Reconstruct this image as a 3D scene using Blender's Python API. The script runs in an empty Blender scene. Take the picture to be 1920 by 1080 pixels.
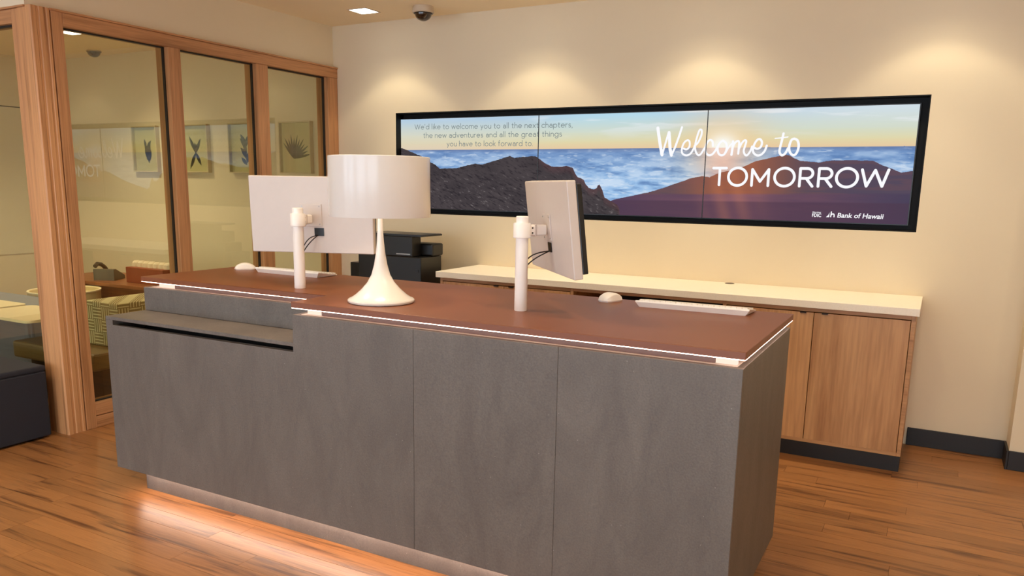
import bpy, bmesh, math, random
import numpy as np
from math import sin, cos, pi, radians, sqrt
from mathutils import Vector, Matrix

random.seed(7)
S = bpy.context.scene
COL = S.collection

# ------------------------------------------------------------------ camera
YAW, PITCH, ROLL, FPX = -0.4917, -0.1886, 0.0173, 1467.98
cam_d = bpy.data.cameras.new('camera')
cam_d.sensor_width = 36.0
cam_d.lens = FPX * 36.0 / 1920.0
cam_d.shift_y = 90.1 / 1920.0
cam_d.clip_start = 0.05
cam = bpy.data.objects.new('camera', cam_d)
COL.objects.link(cam)
fwd = Vector((sin(YAW) * cos(PITCH), cos(YAW) * cos(PITCH), sin(PITCH)))
rt = Vector((cos(YAW), -sin(YAW), 0))
up = rt.cross(fwd)
r2 = cos(ROLL) * rt + sin(ROLL) * up
u2 = -sin(ROLL) * rt + cos(ROLL) * up
m = Matrix((r2, u2, -fwd)).transposed().to_4x4()
m.translation = Vector((2.7746, -5.1149, 1.4841))
cam.matrix_world = m
S.camera = cam

# ------------------------------------------------------------------ world, exposure
S.view_settings.view_transform = 'Standard'
S.view_settings.look = 'None'
S.view_settings.exposure = 0.0
S.view_settings.gamma = 1.0
S.view_settings.use_curve_mapping = False
W = bpy.data.worlds.new('World')
S.world = W
W.use_nodes = True
bgn = W.node_tree.nodes['Background']
bgn.inputs[0].default_value = (0.78, 0.92, 1.08, 1)
bgn.inputs[1].default_value = 4.7
try:
    S.cycles.use_denoising = True
    S.cycles.max_bounces = 10
    S.cycles.diffuse_bounces = 6
    S.cycles.transparent_max_bounces = 12
    S.cycles.caustics_reflective = False
    S.cycles.caustics_refractive = False
    S.cycles.sample_clamp_indirect = 6.0
except Exception:
    pass

WARM = (1.0, 0.87, 0.63)
P_WASH = 20.5     # wall washers over the video wall
P_HALO = 5.5      # faint wider halo
P_CORE = 35.0     # their narrow downward core
P_ROOM = 64.0     # room downlights
P_OFFICE = 88.0   # office downlights


# ------------------------------------------------------------------ helpers
def lin(c):
    return tuple(((x / 255) / 12.92 if x / 255 <= 0.04045 else ((x / 255 + 0.055) / 1.055) ** 2.4) for x in c) + (1.0,)


def new_mat(name):
    mt = bpy.data.materials.new(name)
    mt.use_nodes = True
    nt = mt.node_tree
    return mt, nt, nt.nodes['Principled BSDF']


def N(nt, t, **kw):
    n = nt.nodes.new(t)
    for k, v in kw.items():
        setattr(n, k, v)
    return n


def plain(name, rgb, rough=0.5, metal=0.0, noise=0.0, nscale=30.0, bump=0.0, coat=0.0, spec=0.5):
    mt, nt, b = new_mat(name)
    c = lin(rgb)
    b.inputs['Roughness'].default_value = rough
    b.inputs['Metallic'].default_value = metal
    b.inputs['Coat Weight'].default_value = coat
    b.inputs['Specular IOR Level'].default_value = spec
    tc = N(nt, 'ShaderNodeTexCoord')
    nz = N(nt, 'ShaderNodeTexNoise')
    nz.inputs['Scale'].default_value = nscale
    nz.inputs['Detail'].default_value = 4
    nt.links.new(tc.outputs['Object'], nz.inputs['Vector'])
    rp = N(nt, 'ShaderNodeValToRGB')
    k = noise
    rp.color_ramp.elements[0].color = tuple(x * (1 - k) for x in c[:3]) + (1,)
    rp.color_ramp.elements[1].color = tuple(min(1, x * (1 + k)) for x in c[:3]) + (1,)
    rp.color_ramp.elements[0].position = 0.3
    rp.color_ramp.elements[1].position = 0.7
    nt.links.new(nz.outputs['Fac'], rp.inputs[0])
    nt.links.new(rp.outputs[0], b.inputs['Base Color'])
    if bump:
        bp = N(nt, 'ShaderNodeBump')
        bp.inputs['Strength'].default_value = bump
        bp.inputs['Distance'].default_value = 0.002
        nt.links.new(nz.outputs['Fac'], bp.inputs['Height'])
        nt.links.new(bp.outputs[0], b.inputs['Normal'])
    return mt


def emis(name, rgb, strength):
    mt = bpy.data.materials.new(name)
    mt.use_nodes = True
    nt = mt.node_tree
    nt.nodes.clear()
    e = N(nt, 'ShaderNodeEmission')
    e.inputs[0].default_value = lin(rgb)
    e.inputs[1].default_value = strength
    o = N(nt, 'ShaderNodeOutputMaterial')
    nt.links.new(e.outputs[0], o.inputs[0])
    return mt


def wood(name, light, dark, axis, rough=0.45, along=1.2, across=26.0, streak=0.5, vary=0.0, fine=1.0):
    """straight grained timber, grain along the given axis of the piece"""
    mt, nt, b = new_mat(name)
    tc = N(nt, 'ShaderNodeTexCoord')
    mp = N(nt, 'ShaderNodeMapping')
    sc = [across, across, across]
    sc[axis] = along
    mp.inputs['Scale'].default_value = sc
    oi = N(nt, 'ShaderNodeObjectInfo')
    ge = N(nt, 'ShaderNodeNewGeometry')
    ad = N(nt, 'ShaderNodeMath', operation='ADD')
    nt.links.new(oi.outputs['Random'], ad.inputs[0])
    nt.links.new(ge.outputs['Random Per Island'], ad.inputs[1])
    fr = N(nt, 'ShaderNodeMath', operation='FRACT')
    nt.links.new(ad.outputs[0], fr.inputs[0])
    ml = N(nt, 'ShaderNodeMath', operation='MULTIPLY')
    ml.inputs[1].default_value = 37.0
    nt.links.new(fr.outputs[0], ml.inputs[0])
    cx = N(nt, 'ShaderNodeCombineXYZ')
    for i in range(3):
        nt.links.new(ml.outputs[0], cx.inputs[i])
    va = N(nt, 'ShaderNodeVectorMath', operation='ADD')
    nt.links.new(tc.outputs['Object'], va.inputs[0])
    nt.links.new(cx.outputs[0], va.inputs[1])
    nt.links.new(va.outputs[0], mp.inputs['Vector'])
    n1 = N(nt, 'ShaderNodeTexNoise')
    n1.inputs['Scale'].default_value = 1.0
    n1.inputs['Detail'].default_value = 5
    n1.inputs['Roughness'].default_value = 0.62
    n1.inputs['Distortion'].default_value = 0.35
    nt.links.new(mp.outputs[0], n1.inputs['Vector'])
    rp = N(nt, 'ShaderNodeValToRGB')
    e = rp.color_ramp.elements
    e[0].color = lin(dark)
    e[0].position = 0.30
    e[1].color = lin(light)
    e[1].position = 0.30 + 0.40 * (1.1 - streak)
    nt.links.new(n1.outputs['Fac'], rp.inputs[0])
    mp2 = N(nt, 'ShaderNodeMapping')
    sc2 = [across * 7 * fine] * 3
    sc2[axis] = along * 4
    mp2.inputs['Scale'].default_value = sc2
    nt.links.new(va.outputs[0], mp2.inputs['Vector'])
    n2 = N(nt, 'ShaderNodeTexNoise')
    n2.inputs['Scale'].default_value = 1.0
    n2.inputs['Detail'].default_value = 3
    nt.links.new(mp2.outputs[0], n2.inputs['Vector'])
    mx = N(nt, 'ShaderNodeMix', data_type='RGBA', blend_type='MULTIPLY')
    mx.inputs['Factor'].default_value = 0.35
    r2_ = N(nt, 'ShaderNodeValToRGB')
    r2_.color_ramp.elements[0].color = (0.55, 0.5, 0.45, 1)
    r2_.color_ramp.elements[0].position = 0.35
    r2_.color_ramp.elements[1].color = (1.05, 1.05, 1.05, 1)
    r2_.color_ramp.elements[1].position = 0.6
    nt.links.new(n2.outputs['Fac'], r2_.inputs[0])
    nt.links.new(rp.outputs[0], mx.inputs[6])
    nt.links.new(r2_.outputs[0], mx.inputs[7])
    hs = N(nt, 'ShaderNodeHueSaturation')
    mr = N(nt, 'ShaderNodeMapRange')
    mr.inputs[3].default_value = 1 - vary
    mr.inputs[4].default_value = 1 + vary
    nt.links.new(fr.outputs[0], mr.inputs[0])
    nt.links.new(mr.outputs[0], hs.inputs['Value'])
    nt.links.new(mx.outputs[2], hs.inputs['Color'])
    nt.links.new(hs.outputs[0], b.inputs['Base Color'])
    b.inputs['Roughness'].default_value = rough
    bp = N(nt, 'ShaderNodeBump')
    bp.inputs['Strength'].default_value = 0.15
    bp.inputs['Distance'].default_value = 0.001
    nt.links.new(n2.outputs['Fac'], bp.inputs['Height'])
    nt.links.new(bp.outputs[0], b.inputs['Normal'])
    return mt


def box(bm, x0, x1, y0, y1, z0, z1, bev=0.0):
    vs = [bm.verts.new((x, y, z)) for x in (x0, x1) for y in (y0, y1) for z in (z0, z1)]
    idx = [(0, 1, 3, 2), (4, 6, 7, 5), (0, 4, 5, 1), (2, 3, 7, 6), (0, 2, 6, 4), (1, 5, 7, 3)]
    fs = [bm.faces.new([vs[i] for i in f]) for f in idx]
    if bev:
        es = list({e for f in fs for e in f.edges})
        bmesh.ops.bevel(bm, geom=es, offset=bev, segments=2, affect='EDGES', profile=0.5)
    return bm


def B(*a, bev=0.0):
    bm = bmesh.new()
    box(bm, *a, bev=bev)
    return bm


def prism(bm, pts, z0, z1, axis=2, bev=0.0):
    """closed polygon pts extruded along an axis"""
    def P(p, h):
        if axis == 2:
            return (p[0], p[1], h)
        if axis == 1:
            return (p[0], h, p[1])
        return (h, p[0], p[1])
    a = [bm.verts.new(P(p, z0)) for p in pts]
    b = [bm.verts.new(P(p, z1)) for p in pts]
    n = len(pts)
    fs = [bm.faces.new(a[::-1]), bm.faces.new(b)]
    for i in range(n):
        fs.append(bm.faces.new((a[i], a[(i + 1) % n], b[(i + 1) % n], b[i])))
    if bev:
        es = list({e for f in fs for e in f.edges})
        bmesh.ops.bevel(bm, geom=es, offset=bev, segments=2, affect='EDGES', profile=0.5)
    return bm


def lathe(bm, prof, seg=48, cx=0, cy=0, closed=False):
    rings = []
    for r, z in prof:
        if r < 1e-5:
            rings.append([bm.verts.new((cx, cy, z))])
        else:
            rings.append([bm.verts.new((cx + r * cos(2 * pi * i / seg), cy + r * sin(2 * pi * i / seg), z)) for i in range(seg)])
    pairs = list(zip(rings[:-1], rings[1:]))
    if closed:
        pairs.append((rings[-1], rings[0]))
    for a, b in pairs:
        if len(a) == 1 and len(b) == 1:
            continue
        for i in range(seg):
            j = (i + 1) % seg
            if len(a) == 1:
                bm.faces.new((a[0], b[j], b[i]))
            elif len(b) == 1:
                bm.faces.new((a[i], a[j], b[0]))
            else:
                bm.faces.new((a[i], a[j], b[j], b[i]))
    return bm


def tube(bm, pts, r, seg=10):
    pts = [Vector(p) for p in pts]
    rings = []
    for i, p in enumerate(pts):
        t = (pts[min(i + 1, len(pts) - 1)] - pts[max(i - 1, 0)]).normalized()
        a = t.cross(Vector((0, 0, 1)))
        if a.length < 1e-4:
            a = Vector((1, 0, 0))
        a.normalize()
        c = t.cross(a)
        rings.append([bm.verts.new(p + r * (cos(2 * pi * k / seg) * a + sin(2 * pi * k / seg) * c)) for k in range(seg)])
    for A, Bq in zip(rings[:-1], rings[1:]):
        for k in range(seg):
            bm.faces.new((A[k], A[(k + 1) % seg], Bq[(k + 1) % seg], Bq[k]))
    bm.faces.new(rings[0])
    bm.faces.new(rings[-1][::-1])
    return bm


def obj(name, bm, mat, parent=None, loc=None, rot=None, smooth=False, label=None):
    bmesh.ops.recalc_face_normals(bm, faces=bm.faces)
    me = bpy.data.meshes.new(name)
    bm.to_mesh(me)
    bm.free()
    if smooth:
        for p in me.polygons:
            p.use_smooth = True
        try:
            me.set_sharp_from_angle(angle=radians(28))
        except Exception:
            pass
    o = bpy.data.objects.new(name, me)
    COL.objects.link(o)
    if mat:
        me.materials.append(mat)
    if parent:
        o.parent = parent
    if loc:
        o.location = loc
    if rot:
        o.rotation_euler = rot
    if label:
        o['label'] = label
    return o


def tag(o, label, cat, group=None, kind=None):
    o['label'] = label
    o['category'] = cat
    if group:
        o['group'] = group
    if kind:
        o['kind'] = kind
    return o


def thing(name, label, cat, loc=(0, 0, 0), rotz=0.0, group=None):
    o = bpy.data.objects.new(name, None)
    COL.objects.link(o)
    o.location = loc
    o.rotation_euler = (0, 0, rotz)
    o.empty_display_size = 0.1
    return tag(o, label, cat, group)


def struct(name, bm, mat, parent=None, **kw):
    o = obj(name, bm, mat, parent, **kw)
    if parent is None:
        o['kind'] = 'structure'
    return o


def dup(root, loc, label=None):
    r = root.copy()
    COL.objects.link(r)
    r.location = loc
    if label:
        r['label'] = label
    for ch in list(root.children):
        c = ch.copy()
        COL.objects.link(c)
        c.parent = r
        for g in ch.children:
            d = g.copy()
            COL.objects.link(d)
            d.parent = c
    return r


# ------------------------------------------------------------------ materials
M_WALL = plain('wall_paint', (228, 214, 186), 0.62, noise=0.012, nscale=3, bump=0.03, spec=0.3)
M_CEIL = plain('ceiling_paint', (250, 232, 198), 0.7, noise=0.01, nscale=3, spec=0.3)
M_BASE = plain('black_rubber_base', (25, 21, 20), 0.5, noise=0.05)
M_OAKV = wood('oak_vertical_grain', (196, 143, 98), (152, 103, 64), 2, 0.42, 0.9, 22, 0.55, 0.05)
M_OAKX = wood('oak_grain_along_x', (196, 143, 98), (152, 103, 64), 0, 0.42, 0.9, 22, 0.55, 0.05)
M_OAKY = wood('oak_grain_along_y', (196, 143, 98), (152, 103, 64), 1, 0.42, 0.9, 22, 0.55, 0.05)
M_POST = wood('fluted_post_oak', (206, 152, 104), (144, 94, 56), 2, 0.42, 0.5, 34, 0.7, 0.04)
M_CABV = wood('cabinet_oak_vertical_grain', (206, 158, 110), (176, 126, 82), 2, 0.45, 0.8, 6, 0.5, 0.05, fine=1.6)
M_CABX = wood('cabinet_oak_grain_along_x', (196, 148, 102), (168, 120, 78), 0, 0.45, 1.1, 14, 0.55, 0.03)
M_PLANK = wood('hickory_plank', (156, 106, 62), (80, 44, 22), 0, 0.34, 1.7, 26, 0.62, 0.13)
M_SUB = plain('floor_joint', (70, 42, 24), 0.7, noise=0.1)
M_BLACKG = plain('black_gasket', (22, 16, 12), 0.6)
M_WHITE = plain('white_powder_coat', (206, 194, 186), 0.38, noise=0.01)
M_WHITEP = plain('white_plastic', (244, 236, 228), 0.35, noise=0.01)
M_KEY = plain('key_cap_plastic', (232, 226, 220), 0.45, noise=0.02)
M_BLACK = plain('black_plastic', (20, 19, 20), 0.35, noise=0.1)
M_BLACKM = plain('matt_black_liner', (11, 11, 12), 0.6, noise=0.1, spec=0.25)
M_LACQ = plain('white_gloss_lacquer', (226, 221, 215), 0.24, noise=0.005, coat=0.15)
M_SHIN = plain('shade_inner_white', (245, 240, 228), 0.5)
M_COPY = plain('charcoal_copier_plastic', (24, 22, 20), 0.42, noise=0.08)
M_COPYD = plain('dark_copier_panel', (18, 18, 19), 0.3, noise=0.08)
M_METAL = plain('brushed_metal', (170, 165, 158), 0.35, metal=1.0, noise=0.05)
M_DARKM = plain('dark_pull_metal', (70, 58, 52), 0.35, metal=0.8, noise=0.05)
M_QUARTZ = plain('cream_quartz', (250, 240, 222), 0.32, noise=0.03, nscale=120)
M_NAVY = plain('navy_upholstery', (34, 34, 44), 0.85, noise=0.12, nscale=300, bump=0.4)
M_SLATE = plain('slate_blue_upholstery', (120, 122, 136), 0.85, noise=0.08, nscale=300, bump=0.4)
M_OLIVE = plain('olive_seat_leather', (112, 92, 58), 0.5, noise=0.08, nscale=120)
M_PHONE = plain('grey_phone_plastic', (92, 84, 66), 0.4, noise=0.05)
M_RED = plain('reddish_brown_box', (138, 62, 34), 0.45, noise=0.08, nscale=15)
M_PALE = plain('pale_paper', (222, 205, 180), 0.8, noise=0.03)
M_LEAF = plain('leaf_green', (70, 92, 44), 0.45, noise=0.25, nscale=20)
M_LEAFP = plain('pale_leaf', (176, 178, 128), 0.5, noise=0.15, nscale=20)
M_PRINTG = plain('grey_green_ink', (124, 130, 108), 0.8, noise=0.3, nscale=40)
M_PRINTL = plain('light_green_ink', (150, 152, 112), 0.8, noise=0.3, nscale=40)
M_PRINTB = plain('blue_grey_ink', (112, 116, 120), 0.8, noise=0.3, nscale=40)
M_PRINTD = plain('dark_green_ink', (84, 96, 70), 0.8, noise=0.35, nscale=40)
M_MATB = plain('cream_mat_board', (226, 216, 192), 0.8)
M_FRAMEW = plain('pale_maple_frame', (206, 190, 154), 0.5, noise=0.05)
M_DOME = plain('smoked_dome', (52, 34, 20), 0.08, coat=0.5)
M_CAMW = plain('dome_camera_housing', (205, 188, 165), 0.45)
M_LIGHT = emis('downlight_diffuser', (255, 250, 240), 6.0)
M_LED = emis('warm_white_led', (255, 218, 196), 10.0)
M_LEDF = emis('toe_kick_led', (255, 222, 202), 54.0)


def desk_top_mat():
    mt, nt, b = new_mat('bronze_back_painted_glass')
    b.inputs['Base Color'].default_value = lin((122, 66, 33))
    b.inputs['Roughness'].default_value = 0.4
    b.inputs['Coat Weight'].default_value = 0.0
    b.inputs['Coat Roughness'].default_value = 0.25
    return mt


def stone_mat():
    mt, nt, b = new_mat('grey_slate_panel')
    tc = N(nt, 'ShaderNodeTexCoord')
    oi = N(nt, 'ShaderNodeObjectInfo')
    va = N(nt, 'ShaderNodeVectorMath', operation='ADD')
    nt.links.new(tc.outputs['Object'], va.inputs[0])
    sc = N(nt, 'ShaderNodeVectorMath', operation='SCALE')
    sc.inputs[0].default_value = (3.1, 1.7, 5.3)
    nt.links.new(oi.outputs['Random'], sc.inputs['Scale'])
    nt.links.new(sc.outputs[0], va.inputs[1])
    n1 = N(nt, 'ShaderNodeTexNoise')
    n1.inputs['Scale'].default_value = 2.4
    n1.inputs['Detail'].default_value = 8
    n1.inputs['Roughness'].default_value = 0.62
    n1.inputs['Distortion'].default_value = 1.2
    mp = N(nt, 'ShaderNodeMapping')
    mp.inputs['Scale'].default_value = (2.2, 2.2, 0.8)
    mp.inputs['Rotation'].default_value = (0, 0.35, 0)
    nt.links.new(va.outputs[0], mp.inputs[0])
    nt.links.new(mp.outputs[0], n1.inputs['Vector'])
    rp = N(nt, 'ShaderNodeValToRGB')
    e = rp.color_ramp.elements
    e[0].color = lin((90, 82, 76))
    e[0].position = 0.32
    e[1].color = lin((104, 96, 89))
    e[1].position = 0.68
    nt.links.new(n1.outputs['Fac'], rp.inputs[0])
    # fine grain
    n2 = N(nt, 'ShaderNodeTexNoise')
    n2.inputs['Scale'].default_value = 160
    n2.inputs['Detail'].default_value = 3
    nt.links.new(va.outputs[0], n2.inputs['Vector'])
    mx = N(nt, 'ShaderNodeMix', data_type='RGBA', blend_type='OVERLAY')
    mx.inputs['Factor'].default_value = 0.28
    nt.links.new(rp.outputs[0], mx.inputs[6])
    nt.links.new(n2.outputs['Fac'], mx.inputs[7])
    # pale specks
    vo = N(nt, 'ShaderNodeTexVoronoi')
    vo.inputs['Scale'].default_value = 26
    nt.links.new(va.outputs[0], vo.inputs['Vector'])
    lt = N(nt, 'ShaderNodeMath', operation='LESS_THAN')
    lt.inputs[1].default_value = 0.035
    nt.links.new(vo.outputs['Distance'], lt.inputs[0])
    mm = N(nt, 'ShaderNodeMath', operation='MULTIPLY')
    mm.inputs[1].default_value = 0.45
    nt.links.new(lt.outputs[0], mm.inputs[0])
    mx2 = N(nt, 'ShaderNodeMix', data_type='RGBA')
    nt.links.new(mm.outputs[0], mx2.inputs['Factor'])
    nt.links.new(mx.outputs[2], mx2.inputs[6])
    mx2.inputs[7].default_value = lin((190, 184, 176))
    # thin dark veins
    wv = N(nt, 'ShaderNodeTexNoise')
    wv.inputs['Scale'].default_value = 3.2
    wv.inputs['Detail'].default_value = 6
    wv.inputs['Distortion'].default_value = 2.0
    nt.links.new(mp.outputs[0], wv.inputs['Vector'])
    ab = N(nt, 'ShaderNodeMath', operation='SUBTRACT')
    ab.inputs[1].default_value = 0.5
    nt.links.new(wv.outputs['Fac'], ab.inputs[0])
    a2 = N(nt, 'ShaderNodeMath', operation='ABSOLUTE')
    nt.links.new(ab.outputs[0], a2.inputs[0])
    mr = N(nt, 'ShaderNodeMapRange')
    mr.inputs[1].default_value = 0.0
    mr.inputs[2].default_value = 0.012
    mr.inputs[3].default_value = 0.22
    mr.inputs[4].default_value = 0.0
    nt.links.new(a2.outputs[0], mr.inputs[0])
    mx3 = N(nt, 'ShaderNodeMix', data_type='RGBA')
    nt.links.new(mr.outputs[0], mx3.inputs['Factor'])
    nt.links.new(mx2.outputs[2], mx3.inputs[6])
    mx3.inputs[7].default_value = lin((70, 66, 66))
    nt.links.new(mx3.outputs[2], b.inputs['Base Color'])
    b.inputs['Roughness'].default_value = 0.5
    bp = N(nt, 'ShaderNodeBump')
    bp.inputs['Strength'].default_value = 0.25
    bp.inputs['Distance'].default_value = 0.0015
    nt.links.new(n2.outputs['Fac'], bp.inputs['Height'])
    nt.links.new(bp.outputs[0], b.inputs['Normal'])
    return mt


def glass_mat():
    mt = bpy.data.materials.new('tinted_partition_glass')
    mt.use_nodes = True
    nt = mt.node_tree
    nt.nodes.clear()
    t = N(nt, 'ShaderNodeBsdfTransparent')
    t.inputs[0].default_value = (0.95, 0.95, 0.84, 1)
    g = N(nt, 'ShaderNodeBsdfGlossy')
    g.inputs['Roughness'].default_value = 0.0
    g.inputs[0].default_value = (1, 1, 1, 1)
    # Schlick reflectance, the same from both sides of the pane
    ge = N(nt, 'ShaderNodeNewGeometry')
    dt = N(nt, 'ShaderNodeVectorMath', operation='DOT_PRODUCT')
    nt.links.new(ge.outputs['Normal'], dt.inputs[0])
    nt.links.new(ge.outputs['Incoming'], dt.inputs[1])
    ab = N(nt, 'ShaderNodeMath', operation='ABSOLUTE')
    nt.links.new(dt.outputs['Value'], ab.inputs[0])
    on = N(nt, 'ShaderNodeMath', operation='SUBTRACT')
    on.inputs[0].default_value = 1.0
    nt.links.new(ab.outputs[0], on.inputs[1])
    pw = N(nt, 'ShaderNodeMath', operation='POWER')
    pw.inputs[1].default_value = 5.0
    nt.links.new(on.outputs[0], pw.inputs[0])
    f = N(nt, 'ShaderNodeMapRange')
    f.inputs[3].default_value = 0.065
    f.inputs[4].default_value = 1.0
    nt.links.new(pw.outputs[0], f.inputs[0])
    mx = N(nt, 'ShaderNodeMixShader')
    nt.links.new(f.outputs[0], mx.inputs[0])
    nt.links.new(t.outputs[0], mx.inputs[1])
    nt.links.new(g.outputs[0], mx.inputs[2])
    o = N(nt, 'ShaderNodeOutputMaterial')
    nt.links.new(mx.outputs[0], o.inputs[0])
    return mt


def fret_mat():
    """woven fabric with short parallel bars turning in alternate cells"""
    mt, nt, b = new_mat('fret_patterned_fabric')
    tc = N(nt, 'ShaderNodeTexCoord')
    sp = N(nt, 'ShaderNodeSeparateXYZ')
    nt.links.new(tc.outputs['Object'], sp.inputs[0])
    su = N(nt, 'ShaderNodeMath', operation='ADD')
    nt.links.new(sp.outputs[0], su.inputs[0])
    nt.links.new(sp.outputs[1], su.inputs[1])
    cell, bar = 0.084, 0.021

    def wavef(src, size):
        d = N(nt, 'ShaderNodeMath', operation='DIVIDE')
        d.inputs[1].default_value = size
        nt.links.new(src, d.inputs[0])
        return d.outputs[0]

    def frac(src):
        d = N(nt, 'ShaderNodeMath', operation='FRACT')
        nt.links.new(src, d.inputs[0])
        return d.outputs[0]

    def m2(op, a, c):
        d = N(nt, 'ShaderNodeMath', operation=op)
        if isinstance(a, float):
            d.inputs[0].default_value = a
        else:
            nt.links.new(a, d.inputs[0])
        if isinstance(c, float):
            d.inputs[1].default_value = c
        else:
            nt.links.new(c, d.inputs[1])
        return d.outputs[0]
    u, v = su.outputs[0], sp.outputs[2]
    cu = m2('FLOOR', wavef(u, cell), 0.0)
    cv = m2('FLOOR', wavef(v, cell), 0.0)
    chk = m2('PINGPONG', m2('ADD', cu, cv), 1.0)
    su_ = m2('GREATER_THAN', m2('PINGPONG', wavef(u, bar), 0.5), 0.32)
    sv_ = m2('GREATER_THAN', m2('PINGPONG', wavef(v, bar), 0.5), 0.32)
    sel = m2('ADD', m2('MULTIPLY', su_, chk), m2('MULTIPLY', sv_, m2('SUBTRACT', 1.0, chk)))
    mx = N(nt, 'ShaderNodeMix', data_type='RGBA')
    nt.links.new(sel, mx.inputs['Factor'])
    mx.inputs[6].default_value = lin((138, 120, 82))
    mx.inputs[7].default_value = lin((208, 196, 156))
    nt.links.new(mx.outputs[2], b.inputs['Base Color'])
    b.inputs['Roughness'].default_value = 0.85
    return mt


M_DTOP = desk_top_mat()
M_STONE = stone_mat()
M_GLASS = glass_mat()
M_FRET = fret_mat()

# ------------------------------------------------------------------ dimensions
CH = 2.713           # ceiling height
GX = -1.66           # glass plane of the side partition
OY = 0.20            # back wall of the office
XR, ZT, ZB, XL = 2.669, 2.030, 1.2645, -1.0244     # video wall recess

# ------------------------------------------------------------------ structure: floor
sub = struct('floor', B(-6.1, 6.2, -8.2, 0.4, -0.12, -0.006), M_SUB)
PW, PL = 0.101, 1.22
pl_me = None
rest = bmesh.new()
rng = random.Random(3)
n_near = 0
y = -8.15
row = 0
first = None
while y < OY - 0.02:
    off = rng.uniform(0, PL)
    x = -6.0 - off
    while x < 6.1:
        x0, x1 = max(x, -6.0) + 0.0006, min(x + PL, 6.1) - 0.0006
        cxm, cym = (x0 + x1) / 2, y + PW / 2
        near = (-1.9 < cxm < 1.6 and -4.35 < cym < -2.1) or (cxm >= 1.6 and cxm < 4.4 and -3.9 < cym < 0.0) \
            or (-3.9 < cxm <= -1.5 and -2.4 < cym < -1.0)
        whole = abs((x1 - x0) - (PL - 0.0012)) < 1e-4
        if near and whole and n_near < 296:
            if first is None:
                bm = B(-PL / 2 + .0006, PL / 2 - .0006, 0.0006, PW - 0.0006, -0.006, 0.0)
                first = obj('plank', bm, M_PLANK, sub, loc=(cxm, y, 0))
            else:
                c = first.copy()
                COL.objects.link(c)
                c.parent = sub
                c.location = (cxm, y, 0)
            n_near += 1
        elif x1 > x0 + 0.01:
            box(rest, x0, x1, y + 0.0006, y + PW - 0.0006, -0.006, 0.0)
        x += PL
    y += PW
    row += 1
r_ = obj('plank', rest, M_PLANK, sub)
r_['kind'] = 'stuff'

# ceiling
struct('ceiling', B(-6.1, 6.2, -8.2, 0.4, CH, CH + 0.12), M_CEIL)

# back wall with the video wall recess
bm = bmesh.new()
box(bm, -1.66, XL, 0, 0.30, 0, CH)
box(bm, XR, 3.2475, 0, 0.30, 0, CH)
box(bm, XL, XR, 0, 0.30, 0, ZB)
box(bm, XL, XR, 0, 0.30, ZT, CH)
struct('wall_back', bm, M_WALL)
struct('wall_back_projection', B(3.2475, 5.2, -0.1935, 0.30, 0, CH), M_WALL)
struct('wall_right', B(5.2, 5.4, -8.0, 0.30, 0, CH), M_WALL)
# unseen wall added behind the camera, openings shaped for reflections in the lamp shade
bm = bmesh.new()
for a, b_ in ((-6.1, -4.6), (-3.0, -2.6), (-1.0, -0.4), (1.6, 2.0), (4.6, 5.4)):
    box(bm, a, b_, -8.1, -7.95, 0, CH)
box(bm, -6.1, 5.4, -8.1, -7.95, 2.45, CH)
struct('wall_front_added', bm, M_WALL)
struct('wall_lobby_left', B(-6.1, -5.95, -8.1, -2.45, 0, CH), M_WALL)
# office walls
struct('wall_office_back', B(-5.8, -1.66, OY, 0.32, 0, CH), M_WALL)
struct('wall_office_left', B(-5.9, -5.75, -2.45, OY + 0.1, 0, CH), M_WALL)
# plaster bulkheads above the glazing
ZF = 2.397
struct('wall_left', B(-1.74, -1.64, -2.4535, 0.20, ZF, CH), M_WALL)
struct('wall_office_front', B(-5.75, -1.7405, -2.453, -2.36, ZF, CH), M_WALL)
struct('wall_left_end', B(-1.74, -1.655, 0.0, 0.20, 0, ZF), M_WALL)

# baseboards
struct('baseboard_back', B(2.741, 3.2475, -0.012, 0.0, 0, 0.107, bev=0.002), M_BASE)
bm = bmesh.new()
box(bm, 3.2355, 3.2475, -0.2055, 0.0, 0, 0.107, bev=0.002)
struct('baseboard_return', bm, M_BASE)
struct('baseboard_right', B(3.2475, 5.2, -0.2055, -0.1935, 0, 0.107, bev=0.002), M_BASE)
struct('baseboard_back_left', B(-1.6, -1.03, -0.012, 0.0, 0, 0.107, bev=0.002), M_BASE)
struct('baseboard_office', B(-5.75, -1.76, OY - 0.012, OY, 0, 0.107, bev=0.002), M_BASE)

# ------------------------------------------------------------------ glazed partition (side)
w1 = bpy.data.objects.new('window_1', None)
COL.objects.link(w1)
w1.location = (-1.66, -1.2, 0)
w1['kind'] = 'structure'
w1['label'] = 'oak framed glass partition on the left, three tall panes'


def wpart(name, par, x0, x1, y0, y1, z0, z1, mat, bev=0.003):
    o = par.location
    cx_, cy_, cz_ = (x0 + x1) / 2, (y0 + y1) / 2, (z0 + z1) / 2
    bm_ = B(x0 - cx_, x1 - cx_, y0 - cy_, y1 - cy_, z0 - cz_, z1 - cz_, bev=bev)
    return obj(name, bm_, mat, par, loc=(cx_ - o.x, cy_ - o.y, cz_ - o.z))


FX0, FX1 = -1.72, -1.60
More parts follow.
